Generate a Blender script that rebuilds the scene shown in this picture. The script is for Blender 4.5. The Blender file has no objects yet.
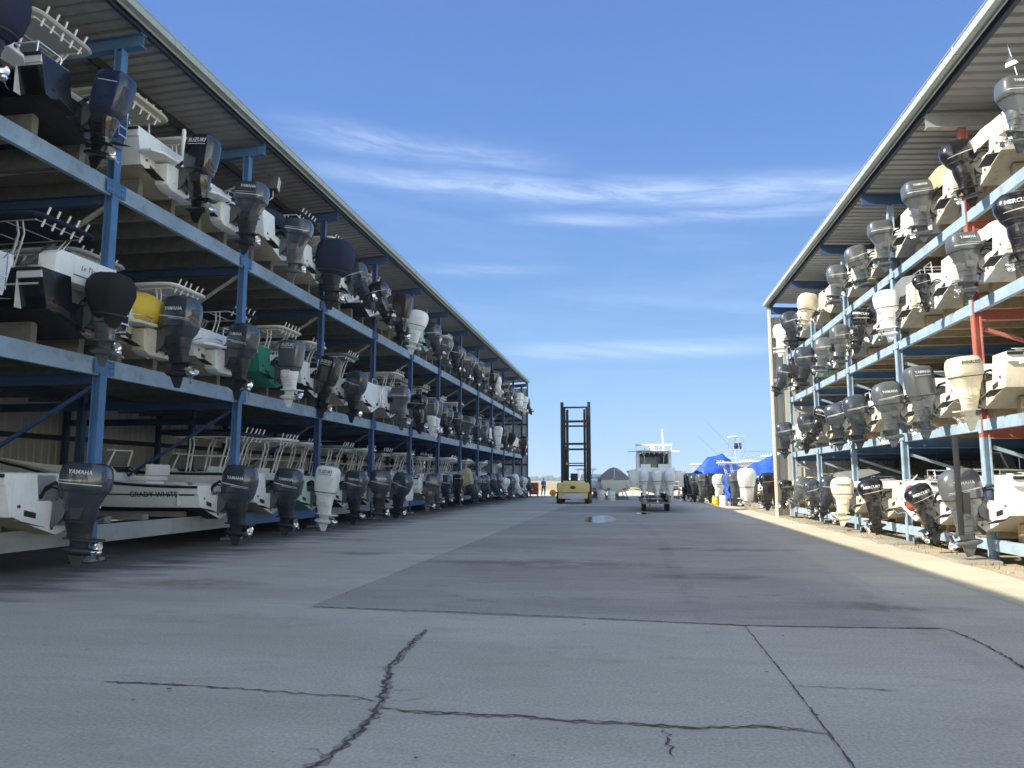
import bpy, bmesh, math, random
from mathutils import Vector, Matrix, Euler
PI = math.pi
rad = math.radians
sc = bpy.context.scene
COL = sc.collection

# ------------------------------------------------------------------ materials
MATS = {}
def new_mat(name):
    m = bpy.data.materials.new(name); m.use_nodes = True
    nt = m.node_tree
    b = nt.nodes['Principled BSDF']
    MATS[name] = m
    return m, nt, b

def N(nt, t, **kw):
    n = nt.nodes.new(t)
    for k, v in kw.items():
        if k in n.inputs.keys(): n.inputs[k].default_value = v
        else: setattr(n, k, v)
    return n

def paint(name, col, rough=.4, metal=0., var=.12, scale=3., dirt=None, dirt_amt=.35, streak=False, bump=0., coat=0.):
    m, nt, b = new_mat(name)
    L = nt.links.new
    tc = N(nt, 'ShaderNodeTexCoord')
    mp = N(nt, 'ShaderNodeMapping')
    L(tc.outputs['Object'], mp.inputs['Vector'])
    oi = N(nt, 'ShaderNodeObjectInfo')
    comb = N(nt, 'ShaderNodeVectorMath', operation='SCALE'); comb.inputs[0].default_value = (37, 53, 71)
    L(oi.outputs['Random'], comb.inputs['Scale']); L(comb.outputs[0], mp.inputs['Location'])
    n1 = N(nt, 'ShaderNodeTexNoise', Scale=scale, Detail=6., Roughness=.6)
    L(mp.outputs[0], n1.inputs['Vector'])
    mr = N(nt, 'ShaderNodeMapRange'); mr.inputs[1].default_value = .3; mr.inputs[2].default_value = .7
    L(n1.outputs['Fac'], mr.inputs[0])
    mix = N(nt, 'ShaderNodeMix', data_type='RGBA')
    mix.inputs['A'].default_value = tuple(c*(1-var) for c in col)+(1,)
    mix.inputs['B'].default_value = tuple(min(1, c*(1+var)) for c in col)+(1,)
    L(mr.outputs[0], mix.inputs['Factor'])
    out = mix.outputs['Result']
    if dirt:
        mp2 = N(nt, 'ShaderNodeMapping'); mp2.inputs['Scale'].default_value = (1, 1, .18) if streak else (1, 1, 1)
        L(mp.outputs[0], mp2.inputs['Vector'])
        n2 = N(nt, 'ShaderNodeTexNoise', Scale=scale*(5 if streak else 2.3), Detail=8., Roughness=.65)
        L(mp2.outputs[0], n2.inputs['Vector'])
        mr2 = N(nt, 'ShaderNodeMapRange'); mr2.inputs[1].default_value = .52; mr2.inputs[2].default_value = .78; mr2.inputs[4].default_value = dirt_amt
        L(n2.outputs['Fac'], mr2.inputs[0])
        mx = N(nt, 'ShaderNodeMix', data_type='RGBA'); mx.inputs['B'].default_value = tuple(dirt)+(1,)
        L(out, mx.inputs['A']); L(mr2.outputs[0], mx.inputs['Factor']); out = mx.outputs['Result']
    L(out, b.inputs['Base Color'])
    mr3 = N(nt, 'ShaderNodeMapRange'); mr3.inputs[3].default_value = rough*.8; mr3.inputs[4].default_value = min(1, rough*1.25)
    L(n1.outputs['Fac'], mr3.inputs[0]); L(mr3.outputs[0], b.inputs['Roughness'])
    b.inputs['Metallic'].default_value = metal
    b.inputs['Coat Weight'].default_value = coat
    if bump:
        bp = N(nt, 'ShaderNodeBump', Strength=bump, Distance=.02)
        n3 = N(nt, 'ShaderNodeTexNoise', Scale=scale*8, Detail=5.)
        L(mp.outputs[0], n3.inputs['Vector']); L(n3.outputs['Fac'], bp.inputs['Height']); L(bp.outputs[0], b.inputs['Normal'])
    return m

GRIME = (.16, .14, .11)
# boats
paint('gel_white', (.84, .85, .84), .32, dirt=GRIME, dirt_amt=.22, streak=True, var=.05)
paint('gel_cream', (.72, .66, .53), .35, dirt=GRIME, dirt_amt=.25, streak=True, var=.06)
paint('gel_grey', (.50, .52, .52), .35, dirt=GRIME, dirt_amt=.3, streak=True, var=.06)
paint('gel_pale_blue', (.42, .60, .70), .33, dirt=GRIME, dirt_amt=.2, streak=True, var=.05)
paint('gel_pale_green', (.45, .62, .55), .33, dirt=GRIME, dirt_amt=.2, streak=True, var=.05)
paint('gel_navy', (.012, .02, .045), .22, var=.15, coat=.3)
paint('gel_black', (.010, .011, .014), .22, var=.15, coat=.3)
paint('gel_red', (.42, .05, .05), .3, var=.12)
paint('gel_blue', (.06, .13, .32), .3, var=.12)
paint('bottom_white', (.58, .57, .52), .6, dirt=(.22, .2, .14), dirt_amt=.6, var=.12)
paint('bottom_tan', (.42, .37, .27), .65, dirt=(.16, .13, .08), dirt_amt=.6, var=.12)
paint('bottom_grey', (.27, .27, .25), .7, dirt=(.12, .11, .09), dirt_amt=.5, var=.15)
paint('bottom_olive', (.16, .155, .12), .7, var=.15)
paint('bottom_black', (.022, .022, .024), .7, dirt=(.08, .08, .07), dirt_amt=.4, var=.2)
paint('bottom_green', (.02, .20, .13), .6, dirt=(.05, .08, .06), dirt_amt=.4, var=.15)
paint('bottom_teal', (.10, .36, .33), .6, dirt=(.1, .16, .14), dirt_amt=.45, var=.15)
paint('deck_white', (.80, .80, .78), .5, dirt=GRIME, dirt_amt=.25, var=.06)
paint('rubber_black', (.02, .02, .021), .6, var=.2)
paint('rail_steel', (.75, .76, .77), .22, metal=.9, var=.05)
paint('alu_white', (.8, .8, .8), .35, var=.05)
paint('canvas_navy', (.012, .018, .05), .85, var=.2, bump=.3)
paint('canvas_black', (.012, .012, .015), .85, var=.2, bump=.3)
paint('canvas_white', (.7, .7, .66), .8, var=.06, bump=.2, dirt=GRIME, dirt_amt=.2)
paint('canvas_grey', (.17, .18, .19), .85, var=.15, bump=.3)
paint('mesh_cover', (.27, .245, .23), .8, var=.12, bump=.3)
paint('canvas_tan', (.42, .36, .24), .85, var=.12, bump=.3)
paint('tarp_blue', (.03, .10, .52), .5, var=.18, bump=.5)
paint('yellow_cover', (.80, .52, .04), .5, var=.08)
paint('vinyl_cushion', (.72, .71, .66), .55, var=.06)
paint('tinted_plexi', (.05, .07, .08), .1, var=.1)
# engines
paint('eng_bluegrey', (.040, .050, .066), .24, var=.08, coat=.8)
paint('eng_silver', (.125, .135, .145), .27, metal=.25, var=.08, coat=.8)
paint('eng_grey', (.082, .092, .102), .3, var=.08, coat=.8)
paint('eng_dark', (.022, .027, .036), .42, var=.12)
paint('eng_black', (.010, .010, .012), .25, var=.15, coat=.8)
paint('eng_white', (.80, .81, .81), .3, var=.05, dirt=GRIME, dirt_amt=.25)
paint('eng_cream', (.72, .66, .52), .38, var=.06, dirt=GRIME, dirt_amt=.25)
paint('eng_navy', (.014, .024, .065), .28, var=.1, coat=.4)
paint('eng_blue', (.03, .07, .22), .25, var=.1, coat=.4)
paint('eng_maroon', (.035, .018, .02), .3, var=.15, coat=.3)
paint('eng_tan', (.40, .31, .15), .5, var=.1)
paint('decal_silver', (.62, .64, .66), .35, var=.03)
paint('decal_white', (.70, .71, .72), .45, var=.08, dirt=(.2, .2, .2), dirt_amt=.4)
paint('decal_black', (.015, .015, .018), .4, var=.05)
paint('decal_red', (.5, .04, .04), .4, var=.05)
paint('decal_blue', (.05, .1, .3), .4, var=.05)
paint('bracket_metal', (.10, .105, .11), .45, metal=.3, var=.2)
paint('prop_steel', (.70, .70, .69), .2, metal=.95, var=.08)
# steel rack
random.seed(8)
RUST = (.16, .07, .03)
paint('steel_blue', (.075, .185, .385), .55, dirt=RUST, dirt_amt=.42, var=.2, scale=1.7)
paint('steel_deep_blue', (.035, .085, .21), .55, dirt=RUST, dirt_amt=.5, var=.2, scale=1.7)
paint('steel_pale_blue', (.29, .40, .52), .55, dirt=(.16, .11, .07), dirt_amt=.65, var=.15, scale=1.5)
paint('steel_dark', (.02, .035, .06), .6, dirt=RUST, dirt_amt=.2, var=.2, scale=1.5)
paint('steel_red', (.40, .12, .09), .6, dirt=(.45, .3, .26), dirt_amt=.55, var=.2, scale=1.6)
paint('steel_galv', (.36, .38, .38), .55, metal=.2, dirt=(.14, .12, .1), dirt_amt=.45, var=.12, scale=1.2)
paint('purlin_dark', (.035, .035, .04), .6, var=.2)
paint('gutter_paint', (.36, .405, .39), .4, dirt=(.2, .2, .17), dirt_amt=.35, var=.08)
paint('roof_sheet', (.385, .39, .385), .5, metal=.1, dirt=(.14, .13, .11), dirt_amt=.4, var=.1, scale=.6)
paint('wall_sheet', (.54, .555, .55), .5, dirt=(.2, .18, .13), dirt_amt=.35, var=.08, scale=.7)
paint('wall_sheet_pale', (.46, .45, .41), .45, dirt=(.3, .27, .2), dirt_amt=.3, var=.06, scale=.7)
paint('brown_sheet', (.20, .17, .125), .55, dirt=(.1, .08, .06), dirt_amt=.35, var=.12, scale=.7)
paint('trim_cream', (.58, .55, .48), .5, dirt=(.3, .25, .18), dirt_amt=.3, var=.06)
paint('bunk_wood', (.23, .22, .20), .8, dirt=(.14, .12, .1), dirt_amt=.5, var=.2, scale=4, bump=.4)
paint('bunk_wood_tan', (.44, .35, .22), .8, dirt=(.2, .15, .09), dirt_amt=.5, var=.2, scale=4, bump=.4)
paint('footing', (.28, .26, .22), .85, dirt=(.25, .2, .14), dirt_amt=.5, var=.15, bump=.4)
paint('lamp_glass', (.75, .75, .68), .15, var=.05)
paint('lamp_body', (.03, .03, .03), .5, var=.2)
# yard things
paint('truck_yellow', (.74, .58, .22), .45, dirt=(.2, .17, .1), dirt_amt=.35, var=.08)
paint('mast_black', (.012, .013, .02), .5, dirt=(.05, .04, .035), dirt_amt=.4, var=.2)
paint('tyre', (.025, .025, .026), .8, var=.2)
paint('plate_lilac', (.60, .55, .64), .5, var=.05)
paint('orange_plastic', (.75, .22, .05), .5, var=.08)
paint('bucket_white', (.75, .75, .72), .5, var=.05)
paint('red_paint', (.38, .05, .045), .45, var=.12)
paint('skin', (.52, .32, .23), .6, var=.05)
paint('cloth_shirt', (.10, .13, .42), .85, var=.12)
paint('cloth_trousers', (.03, .035, .06), .85, var=.15)
paint('hair', (.03, .02, .015), .7, var=.2)
paint('far_foliage', (.055, .075, .045), .9, var=.3, scale=.05)

def ground_mat(name, c1, c2, c3, rough=.85, sc1=.42, stretch=(.38, 1, 1), speck=.25, stain=None, stain_side=None, bump=.25, fade=None):
    m, nt, b = new_mat(name); L = nt.links.new
    geo = N(nt, 'ShaderNodeNewGeometry')
    mp = N(nt, 'ShaderNodeMapping'); mp.inputs['Scale'].default_value = stretch
    L(geo.outputs['Position'], mp.inputs['Vector'])
    a = N(nt, 'ShaderNodeTexNoise', Scale=sc1, Detail=9., Roughness=.62); L(mp.outputs[0], a.inputs['Vector'])
    d = N(nt, 'ShaderNodeTexNoise', Scale=sc1*7, Detail=8., Roughness=.7); L(mp.outputs[0], d.inputs['Vector'])
    e = N(nt, 'ShaderNodeTexNoise', Scale=38., Detail=4., Roughness=.7); L(geo.outputs['Position'], e.inputs['Vector'])
    r1 = N(nt, 'ShaderNodeMapRange'); r1.inputs[1].default_value = .35; r1.inputs[2].default_value = .66; L(a.outputs['Fac'], r1.inputs[0])
    m1 = N(nt, 'ShaderNodeMix', data_type='RGBA'); m1.inputs['A'].default_value = tuple(q*.86 for q in c1)+(1,); m1.inputs['B'].default_value = c2+(1,)
    L(r1.outputs[0], m1.inputs['Factor'])
    r2 = N(nt, 'ShaderNodeMapRange'); r2.inputs[1].default_value = .53; r2.inputs[2].default_value = .72; r2.inputs[4].default_value = .8; L(d.outputs['Fac'], r2.inputs[0])
    m2 = N(nt, 'ShaderNodeMix', data_type='RGBA'); m2.inputs['B'].default_value = c3+(1,)
    L(m1.outputs['Result'], m2.inputs['A']); L(r2.outputs[0], m2.inputs['Factor'])
    out = m2.outputs['Result']
    if stain:
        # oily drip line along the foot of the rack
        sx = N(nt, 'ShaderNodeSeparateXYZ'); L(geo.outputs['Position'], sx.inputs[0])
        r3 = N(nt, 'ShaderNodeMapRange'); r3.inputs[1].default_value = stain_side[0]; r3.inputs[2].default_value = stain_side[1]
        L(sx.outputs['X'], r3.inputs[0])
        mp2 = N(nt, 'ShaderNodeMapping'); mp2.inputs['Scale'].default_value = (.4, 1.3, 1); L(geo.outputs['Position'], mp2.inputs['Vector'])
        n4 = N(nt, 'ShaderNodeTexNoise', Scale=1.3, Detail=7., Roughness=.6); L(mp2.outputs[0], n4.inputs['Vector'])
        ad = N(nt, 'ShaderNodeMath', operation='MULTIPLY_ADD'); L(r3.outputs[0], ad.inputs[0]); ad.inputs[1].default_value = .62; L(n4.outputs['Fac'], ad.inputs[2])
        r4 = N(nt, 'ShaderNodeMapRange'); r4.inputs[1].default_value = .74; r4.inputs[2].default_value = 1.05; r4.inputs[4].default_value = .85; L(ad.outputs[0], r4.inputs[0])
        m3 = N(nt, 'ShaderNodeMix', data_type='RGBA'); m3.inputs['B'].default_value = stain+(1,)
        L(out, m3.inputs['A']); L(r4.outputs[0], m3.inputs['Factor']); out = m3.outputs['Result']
    if fade:
        sx = N(nt, 'ShaderNodeSeparateXYZ'); L(geo.outputs['Position'], sx.inputs[0])
        wv = N(nt, 'ShaderNodeMath', operation='MULTIPLY_ADD'); L(d.outputs['Fac'], wv.inputs[0]); wv.inputs[1].default_value = 2.2; L(sx.outputs['X'], wv.inputs[2])
        r6 = N(nt, 'ShaderNodeMapRange', interpolation_type='SMOOTHSTEP'); r6.inputs[1].default_value = fade[0]+1.1; r6.inputs[2].default_value = fade[1]+1.1; L(wv.outputs[0], r6.inputs[0])
        m6 = N(nt, 'ShaderNodeMix', data_type='RGBA'); m6.inputs['B'].default_value = fade[2]+(1,); L(out, m6.inputs['A']); L(r6.outputs[0], m6.inputs['Factor']); out = m6.outputs['Result']
    # fine aggregate
    r5 = N(nt, 'ShaderNodeMapRange'); r5.inputs[1].default_value = .3; r5.inputs[2].default_value = .7
    r5.inputs[3].default_value = 1-speck; r5.inputs[4].default_value = 1+speck; L(e.outputs['Fac'], r5.inputs[0])
    hs = N(nt, 'ShaderNodeVectorMath', operation='SCALE'); L(out, hs.inputs[0]); L(r5.outputs[0], hs.inputs['Scale'])
    L(hs.outputs[0], b.inputs['Base Color'])
    b.inputs['Roughness'].default_value = rough
    b.inputs['Specular IOR Level'].default_value = .3
    bp = N(nt, 'ShaderNodeBump', Strength=bump, Distance=.01); L(e.outputs['Fac'], bp.inputs['Height']); L(bp.outputs[0], b.inputs['Normal'])
    return m
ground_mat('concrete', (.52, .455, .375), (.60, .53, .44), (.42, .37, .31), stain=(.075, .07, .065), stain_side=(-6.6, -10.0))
ground_mat('concrete_dark', (.39, .345, .295), (.47, .415, .355), (.25, .225, .195), fade=(2.3, 4.0, (.52, .457, .378)))
ground_mat('concrete_sand', (.54, .47, .36), (.61, .54, .42), (.45, .39, .29), sc1=.8)
ground_mat('dirt', (.38, .32, .23), (.46, .40, .30), (.25, .22, .14), sc1=1.1, stretch=(1, 1, 1), bump=.6)
ground_mat('sand', (.55, .48, .38), (.62, .56, .46), (.45, .38, .28), sc1=.12, stretch=(1, 1, 1))
ground_mat('dry_grass', (.36, .29, .13), (.42, .35, .19), (.25, .23, .10), sc1=.03, stretch=(1, 1, 1))
ground_mat('crack_dark', (.09, .085, .075), (.13, .12, .105), (.05, .048, .045), sc1=6)
ground_mat('crack_fill', (.28, .25, .21), (.36, .32, .27), (.18, .16, .14), sc1=7)
m, nt, b = new_mat('puddle_water'); b.inputs['Base Color'].default_value = (.03, .03, .03, 1); b.inputs['Roughness'].default_value = .06
geo = N(nt, 'ShaderNodeNewGeometry'); nz = N(nt, 'ShaderNodeTexNoise', Scale=9., Detail=3.); nt.links.new(geo.outputs['Position'], nz.inputs['Vector'])
bp = N(nt, 'ShaderNodeBump', Strength=.22, Distance=.03); nt.links.new(nz.outputs['Fac'], bp.inputs['Height']); nt.links.new(bp.outputs[0], b.inputs['Normal'])
m, nt, b = new_mat('glass_tint'); b.inputs['Base Color'].default_value = (.55, .62, .62, 1); b.inputs['Roughness'].default_value = .03
b.inputs['Transmission Weight'].default_value = .85; b.inputs['IOR'].default_value = 1.1

# ------------------------------------------------------------------ mesh building
class MB:
    def __init__(s): s.v = []; s.f = []; s.m = []
    def add(s, vs, fs, mi=0):
        o = len(s.v); s.v += [tuple(v) for v in vs]
        for f in fs: s.f.append(tuple(i+o for i in f)); s.m.append(mi)
        return s
    def box(s, x0, x1, y0, y1, z0, z1, mi=0):
        if x0 > x1: x0, x1 = x1, x0
        vs = [(x, y, z) for x in (x0, x1) for y in (y0, y1) for z in (z0, z1)]
        return s.add(vs, [(0, 1, 3, 2), (4, 6, 7, 5), (0, 4, 5, 1), (2, 3, 7, 6), (0, 2, 6, 4), (1, 5, 7, 3)], mi)
    def obox(s, p, q, w, h, mi=0, up=(0, 0, 1)):
        # bar from p to q with cross-section w (sideways) x h (along up)
        p = Vector(p); q = Vector(q); d = (q-p).normalized(); u = Vector(up)
        a = d.cross(u)
        if a.length < 1e-4: a = d.cross(Vector((1, 0, 0)))
        a.normalize(); u = a.cross(d).normalized()
        vs = []
        for c in (p, q):
            for sa, su in ((-1, -1), (1, -1), (1, 1), (-1, 1)): vs.append(c+a*(sa*w/2)+u*(su*h/2))
        return s.add(vs, [(0, 3, 2, 1), (4, 5, 6, 7), (0, 1, 5, 4), (1, 2, 6, 5), (2, 3, 7, 6), (3, 0, 4, 7)], mi)
    def tube(s, path, r, n=8, mi=0):
        P = [Vector(p) for p in path]; R = r if isinstance(r, (list, tuple)) else [r]*len(P)
        d0 = (P[1]-P[0]).normalized(); a = d0.cross(Vector((0, 0, 1)))
        if a.length < 1e-3: a = d0.cross(Vector((1, 0, 0)))
        a.normalize(); rings = []
        for i, p in enumerate(P):
            d = (P[min(i+1, len(P)-1)]-P[max(i-1, 0)]).normalized()
            a = (a-d*a.dot(d)).normalized(); b = d.cross(a)
            rings.append([p+(a*math.cos(2*PI*k/n)+b*math.sin(2*PI*k/n))*R[i] for k in range(n)])
        return s.loft(rings, mi)
    def loft(s, rings, mi=0, cap=True, closed=True, mfun=None):
        o = len(s.v); n = len(rings[0])
        for r in rings: s.v += [tuple(p) for p in r]
        for i in range(len(rings)-1):
            for k in range(n if closed else n-1):
                k2 = (k+1) % n
                s.f.append((o+i*n+k, o+i*n+k2, o+(i+1)*n+k2, o+(i+1)*n+k)); s.m.append(mfun(i, k) if mfun else mi)
        if cap:
            s.f.append(tuple(o+k for k in range(n))); s.m.append(mi)
            e = o+(len(rings)-1)*n
            s.f.append(tuple(e+k for k in range(n))); s.m.append(mi)
        return s
    def prism(s, poly, axis, a0, a1, mi=0):
        # poly in the two other axes (order xyz without axis)
        def P(u, v, a):
            return {'x': (a, u, v), 'y': (u, a, v), 'z': (u, v, a)}[axis]
        n = len(poly)
        vs = [P(u, v, a0) for u, v in poly]+[P(u, v, a1) for u, v in poly]
        fs = [tuple(range(n)), tuple(range(n, 2*n))]+[(k, (k+1) % n, n+(k+1) % n, n+k) for k in range(n)]
        return s.add(vs, fs, mi)
    def ball(s, c, rx, ry, rz, mi=0, n=12, h=7):
        rings = []
        for i in range(h+1):
            t = PI*(.02+.96*i/h)-PI/2
            rings.append([(c[0]+rx*math.cos(t)*math.cos(2*PI*k/n), c[1]+ry*math.cos(t)*math.sin(2*PI*k/n), c[2]+rz*math.sin(t)) for k in range(n)])
        return s.loft(rings, mi)
    def mesh(s, name, nslots=1, smooth=38, bevel=0., recalc=True, soft=0.):
        me = bpy.data.meshes.new(name); me.from_pydata(s.v, [], s.f)
        bm = bmesh.new(); bm.from_mesh(me)
        ml = list(s.m)
        for f, mi in zip(bm.faces, ml): f.material_index = mi
        if recalc: bmesh.ops.recalc_face_normals(bm, faces=bm.faces)
        if bevel: bmesh.ops.bevel(bm, geom=list(bm.edges), offset=bevel, segments=2, affect='EDGES', profile=.6, clamp_overlap=True)
        if soft:
            bmesh.ops.remove_doubles(bm, verts=bm.verts, dist=2e-4)
            es = [e for e in bm.edges if len(e.link_faces) == 2 and e.calc_face_angle(0) > rad(32)]
            bmesh.ops.bevel(bm, geom=es, offset=soft, segments=3, affect='EDGES', profile=.5, clamp_overlap=True)
        bm.to_mesh(me); bm.free()
        for i in range(nslots): me.materials.append(None)
        if smooth:
            for p in me.polygons: p.use_smooth = True
            me.set_sharp_from_angle(angle=rad(smooth))
        return me

def obj(name, me, mats, parent=None, loc=None, rot=None, scale=None):
    o = bpy.data.objects.new(name, me); COL.objects.link(o)
    if isinstance(mats, str): mats = [mats]
    for i, mn in enumerate(mats):
        if mn is None or i >= len(o.material_slots): continue
        o.material_slots[i].link = 'OBJECT'; o.material_slots[i].material = MATS[mn]
    if parent: o.parent = parent
    if loc: o.location = loc
    if rot: o.rotation_euler = rot
    if scale: o.scale = scale
    return o
def tag(o, label, cat, group=None):
    o['label'] = label; o['category'] = cat
    if group: o['group'] = group
    return o
def thing(name, label, cat, loc=(0, 0, 0), rz=0, group=None):
    o = bpy.data.objects.new(name, None); COL.objects.link(o); o.location = loc; o.rotation_euler = (0, 0, rz)
    o.empty_display_size = .2
    return tag(o, label, cat, group)
def struct(name, me, m, kind='structure'):
    o = obj(name, me, m); o['kind'] = kind; return o
CACHE = {}
def cached(key, fn):
    if key not in CACHE: CACHE[key] = fn()
    return CACHE[key]

def text2d(s, shear=0., bold=.0):
    def mk():
        c = bpy.data.curves.new('t', 'FONT'); c.body = s; c.shear = shear; c.offset = bold; c.resolution_u = 2
        o = bpy.data.objects.new('t', c); COL.objects.link(o)
        dg = bpy.context.evaluated_depsgraph_get()
        me = o.evaluated_get(dg).to_mesh()
        V = [(v.co.x, v.co.y) for v in me.vertices]; F = [tuple(p.vertices) for p in me.polygons]
        o.evaluated_get(dg).to_mesh_clear()
        bpy.data.objects.remove(o); bpy.data.curves.remove(c)
        x0 = min(v[0] for v in V); x1 = max(v[0] for v in V); y0 = min(v[1] for v in V); y1 = max(v[1] for v in V)
        return [((v[0]-(x0+x1)/2)/(x1-x0), (v[1]-(y0+y1)/2)/(x1-x0)) for v in V], F
    return cached(('txt', s, shear, bold), mk)

# ------------------------------------------------------------------ outboard motors (origin: top centre of the transom, +y to the bow)
COWL = {  # z, half width, half length, y centre, superellipse exponent
 'modern': [(-.12, .20, .29, -.40, 3), (-.02, .235, .36, -.41, 3), (.12, .262, .395, -.42, 3), (.28, .275, .415, -.425, 3), (.42, .275, .42, -.43, 2.9), (.54, .258, .405, -.425, 2.8), (.64, .225, .36, -.41, 2.7), (.70, .17, .28, -.395, 2.6), (.735, .09, .15, -.38, 2.4)],
 'boxy': [(-.16, .185, .25, -.40, 3.4), (-.04, .205, .29, -.41, 3.6), (.10, .235, .335, -.42, 4), (.19, .255, .37, -.43, 4), (.25, .285, .405, -.43, 4), (.36, .29, .415, -.43, 4), (.50, .285, .41, -.43, 4), (.62, .265, .385, -.425, 4), (.685, .23, .34, -.42, 3.6), (.71, .15, .23, -.41, 3)],
 'tall': [(-.16, .16, .23, -.40, 3.2), (-.05, .21, .30, -.41, 3.6), (.15, .235, .34, -.415, 4), (.40, .245, .355, -.42, 4), (.60, .242, .36, -.425, 4), (.72, .225, .34, -.42, 3.6), (.79, .185, .28, -.40, 3.2), (.815, .10, .16, -.39, 2.8)],
 'angular': [(-.10, .14, .20, -.40, 2.8), (.0, .19, .28, -.41, 3), (.15, .235, .35, -.43, 3), (.32, .262, .40, -.45, 3), (.45, .265, .41, -.45, 2.8), (.58, .235, .38, -.43, 2.6), (.67, .17, .29, -.40, 2.5), (.71, .08, .14, -.37, 2.3)],
 'bag': [(-.50, .04, .06, -.56, 2), (-.38, .12, .15, -.52, 2.2), (-.18, .22, .28, -.47, 2.5), (.06, .30, .40, -.44, 2.8), (.30, .335, .47, -.43, 3), (.50, .33, .46, -.42, 3), (.64, .27, .38, -.41, 2.8), (.71, .17, .24, -.40, 2.5)],
 'bagtall': [(-.75, .20, .26, -.44, 2.6), (-.55, .23, .30, -.44, 2.6), (-.2, .25, .32, -.43, 2.6), (.05, .30, .38, -.43, 2.6), (.35, .36, .43, -.43, 2.6), (.6, .34, .40, -.43, 2.6), (.74, .24, .28, -.43, 2.4)],
 'baglong': [(-.22, .20, .32, -.42, 3), (-.05, .30, .45, -.44, 3.2), (.2, .33, .50, -.45, 3.4), (.5, .32, .49, -.45, 3.4), (.66, .28, .42, -.43, 3), (.74, .18, .28, -.42, 2.6)],
}
def cparam(kind, z):
    T = COWL[kind]
    if z <= T[0][0]: return T[0][1:]
    for a, b in zip(T, T[1:]):
        if z <= b[0]:
            t = (z-a[0])/(b[0]-a[0]); return tuple(a[i]+(b[i]-a[i])*t for i in range(1, 5))
    return T[-1][1:]
def cowl_x(kind, y, z):
    lx, ly, yc, n = cparam(kind, z)
    u = min(.985, abs(y-yc)/ly)
    return lx*(1-u**n)**(1/n)
def sring(lx, ly, yc, n, z, cnt=28):
    r = []
    for k in range(cnt):
        a = 2*PI*k/cnt; c = math.cos(a); s = math.sin(a)
        r.append((lx*math.copysign(abs(c)**(2/n), c), yc+ly*math.copysign(abs(s)**(2/n), s), z))
    return r
def cowl_mesh(kind):
    mb = MB(); T = COWL[kind]
    zs = []
    for a, b in zip(T, T[1:]):
        zs += [a[0], (a[0]+b[0])/2]
    zs.append(T[-1][0])
    rings = []
    rnd = random.Random(kind)
    for z in zs:
        r = sring(*cparam(kind, z), z)
        if kind.startswith('bag'):
            r = [(x*(1+.05*math.sin(5*math.atan2(y+.43, x)+z*4)), y, zz+rnd.uniform(-.01, .01)) for x, y, zz in r]
        rings.append(r)
    mb.loft(rings)
    if not kind.startswith('bag'):
        # rubber seam + rear air intake + latch
        zs0 = {'modern': .08, 'boxy': .20, 'tall': .02, 'angular': .10}[kind]
        lx, ly, yc, n = cparam(kind, zs0)
        mb.loft([sring(lx+.004, ly+.004, yc, n, zs0-.012), sring(lx+.008, ly+.008, yc, n, zs0), sring(lx+.004, ly+.004, yc, n, zs0+.012)], 1, cap=False)
        zt = T[-1][0]-.08
        lx, ly, yc, n = cparam(kind, zt)
        mb.box(-lx*.55, lx*.55, yc+ly*.25, yc+ly*.8, zt, zt+.055, 1)
    else:
        lx, ly, yc, n = cparam(kind, -.12)
        mb.loft([sring(lx+.006, ly+.006, yc, n, -.14), sring(lx+.012, ly+.012, yc, n, -.12), sring(lx+.006, ly+.006, yc, n, -.10)], 1, cap=False)
    return mb.mesh('cowling', 2, 40)
def leg_mesh():
    mb = MB()
    T = [(.03, .19, .27, -.40), (-.10, .195, .285, -.40), (-.22, .18, .275, -.41), (-.34, .15, .25, -.42), (-.45, .115, .225, -.44), (-.55, .09, .21, -.46), (-.62, .085, .22, -.47)]
    mb.loft([sring(a, b, c, 2.6, z, 20) for z, a, b, c in T])
    for z, a, b, c in ((.02, .197, .292, -.40), (-.33, .158, .258, -.42), (-.47, .115, .225, -.445)):
        mb.loft([sring(a-.006, b-.006, c, 2.6, z-.012, 20), sring(a+.004, b+.004, c, 2.6, z-.004, 20), sring(a+.004, b+.004, c, 2.6, z+.006, 20), sring(a-.006, b-.006, c, 2.6, z+.014, 20)])
    for sd in (-1, 1):
        mb.prism([(-.30, -.06), (-.54, -.06), (-.52, -.27), (-.34, -.29)], 'x', sd*.17, sd*.196)
        for yy, zz in ((-.33, -.09), (-.51, -.09), (-.50, -.24), (-.36, -.26)): mb.box(sd*.19, sd*.203, yy-.012, yy+.012, zz-.012, zz+.012)
    mb.prism([(-.66, -.655), (-.74, -.655), (-.73, -.74), (-.68, -.74)], 'x', -.015, .015)
    mb.prism([(-.09, -.22), (-.16, -.70), (-.13, -.86), (.13, -.86), (.16, -.70), (.09, -.22)], 'z', -.655, -.625)   # anti-ventilation plate
    mb.prism([(-.07, -.30), (-.09, -.62), (.09, -.62), (.07, -.30)], 'z', -.56, -.535)
    T = [(-.655, .055, .19, -.49), (-.72, .045, .16, -.48), (-.80, .04, .15, -.47)]
    mb.loft([sring(a, b, c, 2.2, z, 16) for z, a, b, c in T])
    ys = [(-.18, .012), (-.22, .045), (-.32, .072), (-.5, .078), (-.64, .07), (-.72, .055)]
    mb.loft([[(r*math.cos(2*PI*k/14), y, -.85+r*math.sin(2*PI*k/14)) for k in range(14)] for y, r in ys])
    mb.prism([(-.30, -.90), (-.44, -1.14), (-.56, -1.15), (-.62, -.90)], 'x', -.012, .012)   # skeg
    return mb.mesh('outboard_motor', 1, 40)
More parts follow.
